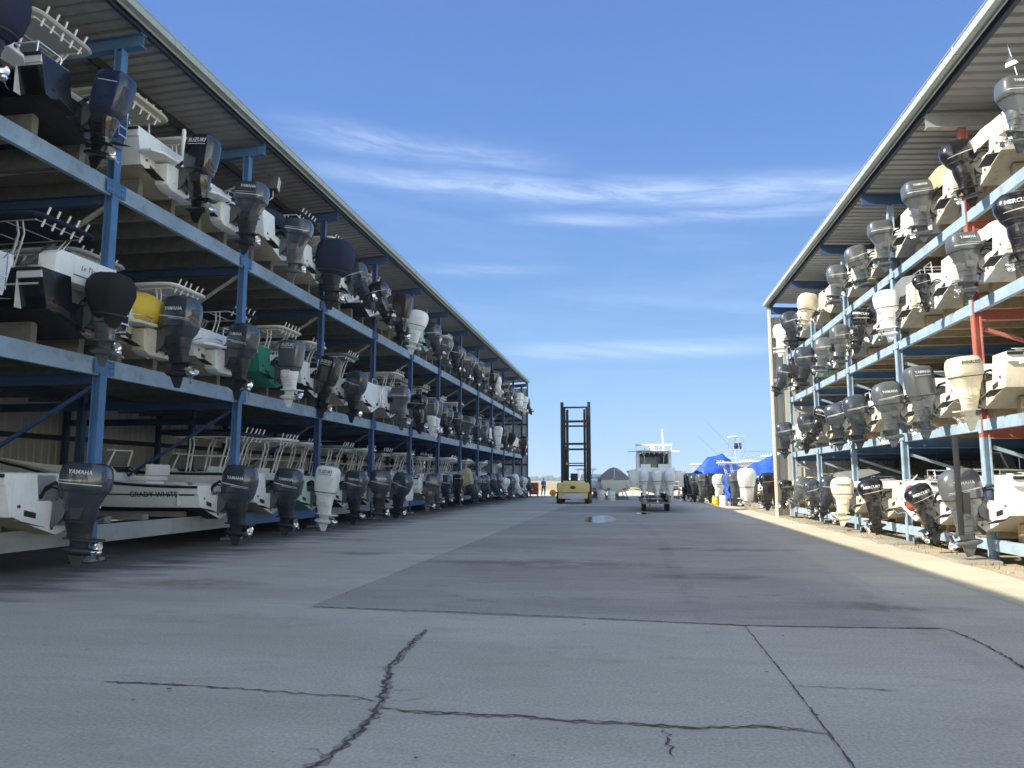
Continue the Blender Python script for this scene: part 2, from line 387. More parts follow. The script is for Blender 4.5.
def bracket_mesh():
    mb = MB()
    for s in (-1, 1):
        mb.prism([(.07, .06), (.02, .08), (-.12, .05), (-.24, -.10), (-.20, -.30), (-.05, -.46), (-.012, -.46), (-.012, -.02), (.07, -.02)], 'x', s*.135, s*.165)
    mb.tube([(-.19, -.17, .0), (.19, -.17, .0)], .04, 10)
    mb.box(-.09, .09, -.28, -.10, -.42, .06)
    mb.tube([(-.06, -.05, -.40), (-.06, -.22, -.15)], .028, 8); mb.tube([(.06, -.05, -.40), (.06, -.22, -.15)], .028, 8)
    mb.tube([(-.26, -.06, .03), (.26, -.06, .03)], .018, 8)
    return mb.mesh('clamp_bracket', 1, 40)
def prop_mesh():
    mb = MB()
    mb.loft([[(r*math.cos(2*PI*k/12), y, r*math.sin(2*PI*k/12)) for k in range(12)] for y, r in [(0, .056), (-.08, .06), (-.15, .05), (-.17, .02)]])
    for bl in range(3):
        a0 = 2*PI*bl/3
        rings = []
        for i in range(7):
            t = i/6; r = .05+.15*t
            w = .52*math.sin(PI*(.22+.72*t))**.8*(1-.35*t)
            pts = []
            for j in range(6):
                u = -1+2*j/5
                a = a0+u*w+.25*t; y = -.075+u*.055*(1-.3*t)
                pts.append((r*math.cos(a), y, r*math.sin(a)))
            pts2 = [(p[0], p[1]-.010, p[2]) for p in reversed(pts)]
            rings.append(pts+pts2)
        mb.loft(rings)
    return mb.mesh('propeller', 1, 50)
def stripe_mesh(kind, zs, sides=(-1, 1)):
    mb = MB()
    lx, ly, yc, n = cparam(kind, zs[0][0])
    for s in sides:
        for z, dz, y0, y1, th in zs:
            K = 14; vs = []
            for k in range(K+1):
                u = k/K; y = yc+ly*(y0+(y1-y0)*u)
                zc = z+dz*u; h = th*(1-.75*u) if dz else th
                for q in (zc-h/2, zc+h/2): vs.append((s*(cowl_x(kind, y, q)+.004), y, q))
            mb.add(vs, [(2*k, 2*k+1, 2*k+3, 2*k+2) for k in range(K)])
    return mb.mesh('cowl_stripe', 1, 0)
def cowl_text_mesh(kind, s, z, w, sd, yo=0., shear=.0, bold=.02):
    V, F = text2d(s, shear, bold); mb = MB()
    lx, ly, yc, n = cparam(kind, z)
    if 1:
        vs = []
        for u, v in V:
            y = yc+yo+sd*u*w; zz = z+v*w*1.05
            vs.append((sd*(cowl_x(kind, y, zz)+.006), y, zz))
        mb.add(vs, F)
    return mb.mesh('lettering', 1, 0, recalc=False)
def hose_mesh():
    mb = MB()
    mb.tube([(.1, -.10, .10), (.12, .02, .26), (.15, .16, .30), (.20, .32, .20), (.24, .42, .0)], .032, 8)
    mb.tube([(.03, -.10, .08), (.03, .03, .20), (.05, .16, .22), (.08, .3, .12), (.1, .40, .0)], .02, 8)
    return mb.mesh('rigging_hose', 1, 60)
STRIPES = {'modern': [(.30, -.07, .85, -.80, .03), (.24, -.04, .2, -.85, .016)], 'boxy': [(.33, 0, .9, -.9, .018), (.375, .02, .85, -.5, .014)],
           'tall': [(.55, 0, .6, -.6, .014)], 'angular': [(.30, -.06, .8, -.8, .03)]}
def outboard(parent, cowl, col, leg=None, tilt=0, steer=0, x=0, y=0, z=.6, s=1., brand=None, stripe='decal_silver', txt='decal_white', hose=True, tz=None):
    leg = leg or col
    # steer turns the whole motor about its swivel tube, tilt lifts it about the tilt tube
    o = obj('outboard_motor', cached('leg', leg_mesh), leg, parent, (x, y, z), Euler((-rad(tilt), 0, rad(steer)), 'XYZ'), (s, s, s))
    obj('cowling', cached(('cowl', cowl), lambda: cowl_mesh(cowl)), [col, 'rubber_black'], o)
    obj('clamp_bracket', cached('brk', bracket_mesh), 'bracket_metal', o)
    obj('propeller', cached('prop', prop_mesh), 'prop_steel', o, (0, -.715, -.85), (0, random.random()*2, 0))
    if cowl in STRIPES and stripe:
        for sd in (-1, 1):
            for i, z_ in enumerate(STRIPES[cowl]): obj('cowl_stripe', cached(('str', cowl, sd, i), lambda: stripe_mesh(cowl, [z_], (sd,))), stripe, o)
    if brand:
        zt = tz or {'modern': .43, 'boxy': .54, 'tall': .64, 'angular': .45}[cowl]
        ww = {'YAMAHA': .42, 'SUZUKI': .44, 'MERCURY': .56, 'EVINRUDE': .52}[brand]
        for sd in (-1, 1): obj('lettering', cached(('let', cowl, brand, zt, sd), lambda: cowl_text_mesh(cowl, brand, zt, ww, sd, shear=.2 if brand in ('SUZUKI', 'MERCURY', 'EVINRUDE') else 0)), txt, o)
    if hose: obj('rigging_hose', cached('hose', hose_mesh), 'rubber_black', o)
    return o

# ------------------------------------------------------------------ boats (origin: keel at the transom, +y to the bow)
HULL = {'G': (6.3, 1.10, .82), 'L': (8.2, 1.27, 1.14), 'M': (7.0, 1.23, 1.06), 'S': (5.9, 1.10, .94), 'XL': (9.6, 1.38, 1.15), 'XXL': (11.5, 1.75, 1.5)}
TM = .60
TMS = {'S': .50}
def half(size, t):
    Ln, B, D = HULL[size]
    b = B*(1-.97*max(0, (t-.42)/.58)**2.3)
    c = .86*B*(1-.99*max(0, (t-.36)/.64)**1.75)
    zk = .92*D*max(0, (t-.62)/.38)**2.6
    zc = .34*B/1.16+.62*D*max(0, t-.2)**2.2
    zs = D+(.95 if size == 'G' else .30)*D*t*t
    zk = min(zk, zs-.05); zc = min(max(zc, zk+.01), zs-.03)
    c = min(c, b*.985)
    pts = [(0, zk), (c*.5, zk+(zc-zk)*.47), (c*.94, zk+(zc-zk)*.97), (c, zc-.012), (c+(b-c)*.33, zc+(zs-zc)*.30), (c+(b-c)*.72, zc+(zs-zc)*.70), (b*.985+.0, zc+(zs-zc)*.88), (b, zs)]
    return pts
STN = [0, .1, .22, .34, .46, .56, .65, .73, .80, .86, .91, .95, .98, 1.0]
def hull_side_x(size, y, z):
    p = half(size, y/HULL[size][0])
    for a, b in zip(p[3:], p[4:]):
        if z <= b[1]:
            t = (z-a[1])/(b[1]-a[1]); return a[0]+(b[0]-a[0])*t
    return p[-1][0]
def hull_mesh(size, notch):
    Ln, B, D = HULL[size]; mb = MB(); rings = []
    for t in STN:
        h = half(size, t)
        r = [(x, t*Ln+(.35*(z/D-.6)*t**6 if t > .8 else 0), z) for x, z in reversed(h)]+[(-x, t*Ln+(.35*(z/D-.6)*t**6 if t > .8 else 0), z) for x, z in h[1:]]
        rings.append(r)
    n = len(rings[0])
    def mf(i, k):
        kk = min(k, n-2-k)   # 0 sheer band ... 6 keel
        return 2 if kk <= 1 else (0 if kk <= 3 else 1)
    mb.loft(rings, cap=False, closed=False, mfun=mf)
    h = half(size, 0)
    R = [(x, 0, z) for x, z in h]
    nw = .45; zt = TM if notch else D; tm = TMS.get(size, TM)
    # transom, lower part in bottom paint, upper part gelcoat, notch for the motor
    poly = [(h[3][0], 0, h[3][1]), (h[4][0], 0, h[4][1]), (h[5][0], 0, h[5][1]), (h[6][0], 0, h[6][1]), (h[7][0], 0, h[7][1])]
    if notch: poly += [(nw+.08, 0, D), (nw, 0, tm), (-nw, 0, tm), (-nw-.08, 0, D)]
    poly += [(-x, y, z) for x, y, z in reversed(poly[:5])]
    mb.add(poly, [tuple(range(len(poly)))], 3)
    low = [(0, 0, h[0][1])]+[(h[i][0], 0, h[i][1]) for i in (1, 2, 3)]
    low += [(-x, y, z) for x, y, z in reversed(low[1:])]
    mb.add(low, [tuple(range(len(low)))], 3)
    # dark scupper and drain fittings on the transom
    for (x, z) in ((.72*B, .52), (-.72*B, .52), (.25, .22), (-.12, .12)):
        mb.tube([(x, .01, z), (x, -.02, z)], .03, 10, 4)
    mb.prism([(-.62*B, .36), (-.40*B, .30), (-.40*B, .40), (-.62*B, .46)], 'y', -.006, .01, 4)
    mb.prism([(.62*B, .36), (.40*B, .30), (.40*B, .40), (.62*B, .46)], 'y', -.006, .01, 4)
    # trim tabs
    for s in (-1, 1):
        mb.add([(s*.45*B, -.01, .20), (s*.8*B, -.01, .30), (s*.8*B, -.24, .27), (s*.45*B, -.24, .17), (s*.45*B, -.01, .19), (s*.8*B, -.01, .29), (s*.8*B, -.24, .26), (s*.45*B, -.24, .16)],
               [(0, 1, 2, 3), (4, 5, 6, 7), (0, 1, 5, 4), (1, 2, 6, 5), (2, 3, 7, 6), (3, 0, 4, 7)], 4)
    return mb.mesh('hull', 5, 34, soft=.022)
def rub_mesh(size):
    Ln, B, D = HULL[size]; mb = MB()
    for s in (-1, 1):
        path = []
        for t in STN[:-1]:
            x, z = half(size, t)[-1]
            path.append((s*(x+.012), t*Ln+(.35*(z/D-.6)*t**6 if t > .8 else 0), z-.03))
        mb.tube(path, .03, 8)
    return mb.mesh('rub_rail', 1, 50)
def deck_mesh(size, notch, fore):
    Ln, B, D = HULL[size]; mb = MB(); nw = .45; ya = .5
    fl = .36
    L_, R_ = [], []
    rings = []
    for t in [ya/Ln]+STN[1:-1]:
        x, z = half(size, t)[-1]; y = t*Ln+(.35*(z/D-.6)*t**6 if t > .8 else 0)
        x -= .004; z += .008
        gi = max(x-.2, x*.4); fz = max(fl, half(size, t)[0][1]+.18)
        if fore and t > .5:
            crown = .16*min(1, (t-.5)/.15)
            prof = [(x, z), (gi, z+.02), (gi*.6, z+.03+crown*.7), (0, z+.03+crown)]
        else:
            prof = [(x, z), (gi, z+.02), (max(gi-.03, .01), min(fz, z-.02)), (0, min(fz, z-.02))]
        r = [(a, y, b) for a, b in prof]+[(-a, y, b) for a, b in reversed(prof[:-1])]
        rings.append(r)
    mb.loft(rings, cap=False, closed=False)
    b = half(size, 0)[-1][0]-.004
    zt = D+.008; TM = TMS.get(size, .60)
    if notch:
        for s in (-1, 1):
            mb.box(s*(nw+.08), s*b, .004, ya, D-.18, zt)
        mb.add([(-nw-.08, ya, TM-.05), (nw+.08, ya, TM-.05), (nw+.08, ya, zt), (-nw-.08, ya, zt)], [(0, 1, 2, 3)])
        mb.add([(-nw-.08, .004, TM-.06), (nw+.08, .004, TM-.06), (nw+.08, ya, TM-.06), (-nw-.08, ya, TM-.06)], [(0, 1, 2, 3)])
        mb.box(-b+.2, b-.2, ya, ya+.08, fl, zt-.01)
        mb.add([(-b, ya, fl), (b, ya, fl), (b, ya, zt-.02), (-b, ya, zt-.02)], [(0, 1, 2, 3)])
    else:
        mb.box(-b, b, .004, ya+.1, D-.2, zt+.012)
    return mb.mesh('deck', 1, 30)
def pod_mesh(size):
    # hull extension carrying the motor, with a swim platform on each side
    Ln, B, D = HULL[size]; mb = MB()
    rings = []
    for y in (.0, -.30):
        rings.append([(-.58, y, .10), (-.40, y, .02), (.40, y, .02), (.58, y, .10), (.62, y, .56), (.45, y, TM), (-.45, y, TM), (-.62, y, .56)])
    mb.loft(rings, 0)
    for s in (-1, 1):
        mb.prism([(s*.46, -.002), (s*.46, -.50), (s*.78*B, -.46), (s*.95*B, -.30), (s*.95*B, -.002)], 'z', .60, .66, 0)
    for (x, z) in ((.5, .45), (-.5, .45), (.35, .2), (-.35, .2), (-.2, .12), (.2, .12)):
        mb.tube([(x, -.29, z), (x, -.315, z)], .022, 8, 1)
    return mb.mesh('swim_platform', 2, 34, soft=.02)
def platform_rail_mesh(size):
    B = HULL[size][1]; mb = MB()
    for s in (-1, 1):
        mb.tube([(s*.5, -.04, .70), (s*.52, -.40, .78), (s*.7*B, -.42, .78), (s*.9*B, -.28, .77), (s*.92*B, -.03, .72)], .014, 8)
        mb.tube([(s*.52, -.40, .66), (s*.52, -.40, .78)], .012, 6)
    return mb.mesh('platform_rail', 1, 60)
def console_mesh():
    mb = MB()
    mb.prism([(2.6, .36), (3.5, .36), (3.55, .95), (3.25, 1.22), (2.85, 1.30), (2.66, 1.12), (2.62, .9)], 'x', -.38, .38)
    mb.box(-.30, .30, 2.595, 2.62, .45, .85, 1)
    mb.prism([(2.66, 1.14), (2.83, 1.29), (2.82, 1.30), (2.645, 1.15)], 'x', -.32, .32, 1)
    return mb.mesh('console', 2, 30, bevel=.02)
def wind_mesh():
    mb = MB()
    pts0 = [(-.40, 2.88, 1.28), (-.36, 3.12, 1.26), (0, 3.28, 1.24), (.36, 3.12, 1.26), (.40, 2.88, 1.28)]
    up = [(x*.86, y-.16, 1.72) for x, y, z in pts0]
    n = 5
    off = [(x*.975, y-.012, z) for x, y, z in pts0]; up2 = [(x*.975, y-.012, z) for x, y, z in up]
    mb.add(pts0+up+off+up2, [(k, k+1, n+k+1, n+k) for k in range(4)]+[(10+k, 11+k, 16+k, 15+k) for k in range(4)]+[(5+k, 6+k, 16+k, 15+k) for k in range(4)], 0)
    mb.tube(up, .022, 6, 1); mb.tube([pts0[0], up[0]], .022, 6, 1); mb.tube([pts0[4], up[4]], .022, 6, 1)
    return mb.mesh('windshield', 2, 30)
def wheel_mesh():
    mb = MB(); c = Vector((.12, 2.56, 1.14)); ax = Vector((0, -.8, .6)).normalized()
    a = Vector((1, 0, 0)); b = ax.cross(a)
    mb.tube([c+(a*math.cos(t*PI/8)+b*math.sin(t*PI/8))*.19 for t in range(17)], .016, 6)
    for t in range(3): mb.tube([c, c+(a*math.cos(t*2.09)+b*math.sin(t*2.09))*.19], .012, 6)
    mb.tube([c, c-ax*.16], .03, 8)
    return mb.mesh('steering_wheel', 1, 50)
def seat_mesh():
    mb = MB()
    mb.box(-.45, .45, 1.75, 2.2, .95, 1.07); mb.box(-.45, .45, 1.70, 1.80, 1.07, 1.35)
    mb.box(-.40, .40, 1.80, 2.15, .36, .95, 1)
    return mb.mesh('leaning_post', 2, 30, bevel=.02)
TZ = 2.20
def ttop_frame_mesh():
    mb = MB()
    for s in (-1, 1):
        for y0, y1 in ((2.5, 2.2), (3.45, 3.3)):
            mb.tube([(s*.46, y0, .36), (s*.47, y0, .9), (s*.50, y1, TZ-.25), (s*.62, y1-.05, TZ-.03)], .026, 8)
            mb.tube([(s*.46, y0-.12, .36), (s*.47, y0-.12, .9), (s*.50, y1-.12, TZ-.25), (s*.62, y1-.17, TZ-.03)], .020, 8)
        mb.tube([(s*.47, 2.5, 1.0), (s*.47, 3.45, 1.0)], .018, 8); mb.tube([(s*.49, 2.3, 1.65), (s*.49, 3.36, 1.65)], .018, 8)
        mb.tube([(s*.62, 1.75, TZ-.03), (s*.62, 3.7, TZ-.03)], .022, 8)
    for y in (1.75, 2.4, 3.1, 3.7): mb.tube([(-.62, y, TZ-.03), (.62, y, TZ-.03)], .018, 8)
    return mb.mesh('t_top', 1, 60)
def canopy_mesh():
    mb = MB(); rings = []
    for z, g in ((TZ, -.03), (TZ+.03, 0), (TZ+.07, -.01), (TZ+.095, -.12)):
        r = []
        for k in range(32):
            a = 2*PI*k/32; c, s = math.cos(a), math.sin(a); n = 7
            r.append(((.88+g)*math.copysign(abs(c)**(2/n), c), 2.7+(1.15+g)*math.copysign(abs(s)**(2/n), s), z))
        rings.append(r)
    mb.loft(rings)
    return mb.mesh('canopy', 1, 30)
def rod_holder_mesh():
    mb = MB()
    mb.tube([(0, .10, -.16), (0, -.06, .20)], .021, 8); mb.tube([(0, -.06, .20), (0, -.063, .206)], .026, 8)
    return mb.mesh('rod_holder', 1, 50)
def hardtop_mesh(size):
    mb = MB(); Ln, B, D = HULL[size]; y0 = .36*Ln
    for s in (-1, 1):
        mb.tube([(s*.82, y0, D), (s*.76, y0+.05, D+.5), (s*.72, y0+.1, D+1.12)], .026, 8)
        mb.tube([(s*.80, y0+1.5, D), (s*.74, y0+1.15, D+.5), (s*.70, y0+.95, D+1.12)], .026, 8)
        mb.tube([(s*.78, y0+.03, D+.3), (s*.76, y0+1.25, D+.45)], .016, 8)
        mb.tube([(s*.72, y0-.2, D+1.12), (s*.72, y0+1.4, D+1.12)], .022, 8)
    mb.tube([(-.72, y0-.2, D+1.12), (.72, y0-.2, D+1.12)], .026, 8)
    return mb.mesh('hardtop_frame', 1, 60)
def hardtop_can_mesh(size):
    mb = MB(); Ln, B, D = HULL[size]; y0 = .36*Ln; rings = []
    for z, g in ((D+1.14, -.03), (D+1.17, 0), (D+1.21, -.02), (D+1.235, -.14)):
        r = []
        for k in range(32):
            a = 2*PI*k/32; c, s = math.cos(a), math.sin(a); n = 6
            r.append(((.95+g)*math.copysign(abs(c)**(2/n), c), y0+.65+(1.1+g)*math.copysign(abs(s)**(2/n), s), z))
        rings.append(r)
    mb.loft(rings)
    return mb.mesh('canopy', 1, 30)
def cabinwin_mesh(size):
    mb = MB(); Ln, B, D = HULL[size]; y0 = .36*Ln+1.35; z0 = D+.10
    pts0 = [(-.98*B*.9, y0-.75, z0-.02), (-.86*B*.9, y0, z0), (-.34, y0+.42, z0+.08), (.34, y0+.42, z0+.08), (.86*B*.9, y0, z0), (.98*B*.9, y0-.75, z0-.02)]
    up = [(x*.86, y-.28, z0+.50) for x, y, z in pts0]
    n = 6
    off = [(x*.985, y-.012, z) for x, y, z in pts0]; up2 = [(x*.985, y-.012, z) for x, y, z in up]
    mb.add(pts0+up+off+up2, [(k, k+1, n+k+1, n+k) for k in range(5)]+[(12+k, 13+k, 19+k, 18+k) for k in range(5)]+[(6+k, 7+k, 19+k, 18+k) for k in range(5)], 0)
    mb.tube(up, .02, 6, 1); mb.tube(pts0, .02, 6, 1)
    for a, b in zip(pts0, up): mb.tube([a, b], .018, 6, 1)
    return mb.mesh('windshield', 2, 30)
def rail_mesh(size):
    Ln, B, D = HULL[size]; mb = MB()
    for s in (-1, 1):
        path = []
        for t in (.45, .5, .6, .7, .8, .88, .94, .975):
            x, z = half(size, t)[-1]; y = t*Ln+.12*t**6
            hgt = 0.03 if t == .45 else .32+.1*t
            path.append((s*(x-.08 if x > .12 else x*.5), y, z+hgt))
            if t in (.5, .6, .7, .8, .88, .94): mb.tube([(s*(x-.08), y, z), (s*(x-.08), y, z+hgt)], .011, 6)
        mb.tube(path, .014, 6)
    return mb.mesh('bow_rail', 1, 60)
def stern_rail_mesh(size, s):
    Ln, B, D = HULL[size]; mb = MB(); b = B-.12
    if 1:
        mb.tube([(s*.55, .2, D), (s*.55, .18, D+.28), (s*b, .18, D+.28), (s*b, 1.6, D+.26), (s*b, 1.75, D)], .016, 8)
        mb.tube([(s*b, .2, D), (s*b, .18, D+.28)], .014, 6); mb.tube([(s*b, .9, D), (s*b, .9, D+.27)], .012, 6)
    return mb.mesh('stern_rail', 1, 60)
def cover_mesh(size, hgt):
    Ln, B, D = HULL[size]; mb = MB(); rings = []; rnd = random.Random(size+str(hgt))
    for t in [.012]+STN[1:]:
        x, z = half(size, t)[-1]; y = t*Ln+(.12*t**6 if t > .8 else 0); x += .035
        hh = hgt*(.55+.45*math.sin(PI*min(1, t*1.35+.1)))*(1-.7*max(0, t-.6)/.4)
        r = []
        for k in range(13):
            u = -1+k/6
            r.append((x*u, y+rnd.uniform(-.01, .01), z+.03+hh*(1-abs(u)**1.7)+rnd.uniform(-.012, .012)))
        r = [(-x, y, z-.14)]+r+[(x, y, z-.14)]
        rings.append(r)
    mb.loft(rings, cap=False, closed=False)
    mb.add(rings[0], [tuple(range(len(rings[0])))])
    return mb.mesh('boat_cover', 1, 60)
def bench_mesh(size, part):
    mb = MB(); Ln, B, D = HULL[size]
    if part == 0: mb.box(-B*.6, B*.6, 1.0, 1.45, .36, .72)
    else:
        a, b = (.1, B*.55) if part > 0 else (-B*.55, -.1)
        mb.prism([(2.3, .36), (2.75, .36), (2.75, .8), (2.37, .8), (2.34, 1.15), (2.25, 1.15), (2.26, .8)], 'x', a, b)
    return mb.mesh('seat', 1, 30, bevel=.025)
def add_seats(b, size):
    obj('bench_seat', cached(('bench', size, 0), lambda: bench_mesh(size, 0)), 'vinyl_cushion', b)
    for p in (-1, 1): obj('helm_seat', cached(('bench', size, p), lambda: bench_mesh(size, p)), 'vinyl_cushion', b)
def hull_text_mesh(size, s, y, z, w, side, shear=0):
    V, F = text2d(s, shear, .015); mb = MB(); vs = []
    for u, v in V:
        yy = y+side*u*w; zz = z+v*w
        vs.append((side*(hull_side_x(size, yy, zz)+.006), yy, zz))
    mb.add(vs, F); return mb.mesh('hull_lettering', 1, 0, recalc=False)
def hull_line_mesh(size, z, th, y0, y1):
    mb = MB(); K = 12
    for sd in (-1, 1):
        vs = []
        for k in range(K+1):
            y = y0+(y1-y0)*k/K; zz = z+.12*(y/HULL[size][0])**2
            for q in (zz-th/2, zz+th/2): vs.append((sd*(hull_side_x(size, y, q)+.005), y, q))
        mb.add(vs, [(2*k, 2*k+1, 2*k+3, 2*k+2) for k in range(K)])
    return mb.mesh('pinstripe', 1, 0)
def antenna_mesh(h):
    return MB().tube([(0, 0, 0), (0, -.15, h)], [.016, .006], 6).mesh('antenna', 1, 50)

def boat(loc, rz, spec, label, group):
    g = spec.get
    size = g('size', 'M'); pod = g('pod', False); kind = g('kind', 'cc')
    Ln, B, D = HULL[size]
    b = thing('motor_boat', label, 'boat', loc, rz, group)
    side = g('side', 'gel_white'); bot = g('bottom', 'bottom_tan'); band = g('band', side); tran = g('tran', side)
    notch = not pod and bool(g('eng'))
    h = obj('hull', cached(('hull', size, notch), lambda: hull_mesh(size, notch)), [side, bot, band, tran, 'rubber_black'], b)
    obj('rub_rail', cached(('rub', size), lambda: rub_mesh(size)), g('rub', 'rubber_black'), h)
    fore = kind in ('wa',)
    obj('deck', cached(('deck', size, notch, fore), lambda: deck_mesh(size, notch, fore)), 'deck_white', b)
    if pod:
        pd = obj('swim_platform', cached(('pod', size), lambda: pod_mesh(size)), [g('podmat', tran), 'rubber_black'], b)
        if g('prail', True): obj('platform_rail', cached(('prail', size), lambda: platform_rail_mesh(size)), 'rail_steel', pd)
    if g('cover'):
        obj('boat_cover', cached(('cov', size, g('coverh', .4)), lambda: cover_mesh(size, g('coverh', .4))), g('cover'), b)
    elif kind == 'cc':
        c = obj('console', cached('cons', console_mesh), ['deck_white', 'rubber_black'], b)
        obj('windshield', cached('wind', wind_mesh), ['glass_tint', 'alu_white'], c)
        obj('steering_wheel', cached('wheel', wheel_mesh), 'rubber_black', c)
        obj('leaning_post', cached('lean', seat_mesh), ['vinyl_cushion', 'alu_white'], b)
    elif kind == 'wa':
        obj('windshield', cached(('cw', size), lambda: cabinwin_mesh(size)), ['glass_tint', 'rail_steel'], b)
        add_seats(b, size)
    else:
        add_seats(b, size)
        if kind == 'ds': obj('windshield', cached(('cw', size), lambda: cabinwin_mesh(size)), ['glass_tint', 'rail_steel'], b)
    top = g('top')
    if top == 'ttop':
        t = obj('t_top', cached('ttop', ttop_frame_mesh), g('framemat', 'alu_white'), b, (0, g('topdy', 0), 0))
        obj('canopy', cached('canopy', canopy_mesh), g('topmat', 'gel_white'), t)
        for i in range(5): obj('rod_holder', cached('rod', rod_holder_mesh), 'alu_white', t, (-.5+.25*i, 1.62, TZ+.02), (random.uniform(-.12, .12), random.uniform(-.08, .08), 0))
        if g('ant'): obj('antenna', cached('ant1', lambda: antenna_mesh(1.0)), 'alu_white', t, (.6, 1.9, TZ+.05), (-.5, 0, 0))
    elif top == 'hardtop':
        y0 = .36*Ln
        t = obj('hardtop_frame', cached(('htf', size), lambda: hardtop_mesh(size)), g('framemat', 'alu_white'), b, (0, g('htdy', 0), 0))
        obj('canopy', cached(('htc', size), lambda: hardtop_can_mesh(size)), g('topmat', 'gel_cream'), t)
        for i in range(5): obj('rod_holder', cached('rod', rod_holder_mesh), 'alu_white', t, (-.56+.28*i, y0-.26, D+1.12), (random.uniform(-.12, .12), random.uniform(-.08, .08), 0))
    if g('rail'): obj('bow_rail', cached(('rail', size), lambda: rail_mesh(size)), 'rail_steel', b)
    if g('srail'):
        for sd in (-1, 1): obj('stern_rail', cached(('srail', size, sd), lambda: stern_rail_mesh(size, sd)), 'rail_steel', b)
    if not g('cover') and kind != 'cc': obj('stern_rail' if False else 'grab_rail', cached(('grab', size), lambda: MB().tube([(-B*.8, .75, D), (-B*.8, .78, D+.16), (-B*.8, 1.7, D+.16), (-B*.8, 1.75, D)], .014, 6).mesh('grab_rail', 1, 50)), 'rail_steel', b)
    if not g('look') or 'silver' not in g('look', ''):
        obj('stern_ladder', cached(('lad', size), lambda: MB().tube([(B*.62, -.02, D-.10), (B*.62, -.10, D-.02), (B*.62, -.09, .42)], .013, 6).tube([(B*.62+.24, -.02, D-.10), (B*.62+.24, -.10, D-.02), (B*.62+.24, -.09, .42)], .013, 6).box(B*.62, B*.62+.24, -.11, -.08, .44, .47).box(B*.62, B*.62+.24, -.11, -.08, .62, .65).mesh('stern_ladder', 1, 50)), 'rail_steel', b) if size != 'S' else None
    for sd in (-1, 1): obj('cleat', cached('cleat', lambda: MB().tube([(0, -.13, .05), (0, -.05, .045), (0, .05, .045), (0, .13, .05)], [.008, .015, .015, .008], 6).box(-.012, .012, -.05, .05, 0, .04).mesh('cleat', 1, 50)), 'rail_steel', b, (sd*(B-.1), .25, D+.02))
    if g('text'):
        s, y, z, w = g('text')
        for sd in (-1, 1):
            obj('hull_lettering', cached(('ht', size, s, sd), lambda: hull_text_mesh(size, s, y, z, w, sd)), g('textmat', 'decal_black'), h)
    if g('line'): obj('pinstripe', cached(('pl', size), lambda: hull_line_mesh(size, D*.74, .035, .1, Ln*.8)), g('line'), h)
    for e in (g('eng') or []):
        e = dict(e)
        outboard(b, y=-.30 if pod else 0, z=TMS.get(size, TM), **e)
    return b

# engine shorthands
def E(k, brand=None, **kw):
    base = {
     'ymod': dict(cowl='modern', col='eng_bluegrey', leg='eng_dark'),
     'ysil': dict(cowl='modern', col='eng_silver', leg='eng_grey'),
     'yold': dict(cowl='boxy', col='eng_grey', leg='eng_grey'),
     'suz': dict(cowl='tall', col='eng_black', leg='eng_black'),
     'suzw': dict(cowl='tall', col='eng_white', leg='eng_white', txt='decal_black', stripe='decal_black'),
     'suzg': dict(cowl='tall', col='eng_grey', leg='eng_white'),
     'merc': dict(cowl='angular', col='eng_black', leg='eng_black'),
     'evin': dict(cowl='boxy', col='eng_cream', leg='eng_cream', txt='decal_black', stripe=None),
     'white': dict(cowl='modern', col='eng_white', leg='eng_white', stripe=None, txt='decal_black'),
     'bag': dict(cowl='bag', col='canvas_black', leg='eng_grey', stripe=None),
     'navybag': dict(cowl='baglong', col='canvas_navy', leg='eng_dark', stripe=None),
     'blue': dict(cowl='modern', col='eng_blue', leg='eng_dark'),
     'maroon': dict(cowl='tall', col='eng_maroon', leg='eng_black', stripe=None),
     'tan': dict(cowl='tall', col='canvas_tan', leg='eng_dark', stripe=None),
    }[k].copy()
    if brand: base['brand'] = brand
    base.update(kw); return [base]
ENG_WORD = {'ymod': 'dark grey outboard', 'ysil': 'silver outboard', 'yold': 'grey outboard', 'suz': 'black outboard', 'suzw': 'white outboard', 'suzg': 'grey and white outboard', 'merc': 'black outboard',
            'evin': 'cream outboard', 'white': 'white outboard', 'bag': 'black bagged outboard', 'navybag': 'navy bagged outboard', 'blue': 'blue outboard', 'maroon': 'dark maroon outboard', 'tan': 'tan covered outboard', None: 'no outboard'}
HULL_WORD = {'gel_white': 'white', 'gel_cream': 'cream', 'gel_grey': 'pale grey', 'gel_pale_blue': 'pale blue', 'gel_pale_green': 'pale green', 'gel_navy': 'navy', 'gel_black': 'black', 'gel_red': 'red'}
ORD = ['first', 'second', 'third', 'fourth', 'fifth', 'sixth', 'seventh', 'eighth', 'ninth', 'tenth', 'eleventh', 'twelfth', 'thirteenth', 'fourteenth', 'fifteenth', 'sixteenth', 'seventeenth', 'eighteenth', 'nineteenth', 'twentieth',
       'twenty-first', 'twenty-second', 'twenty-third', 'twenty-fourth', 'twenty-fifth']

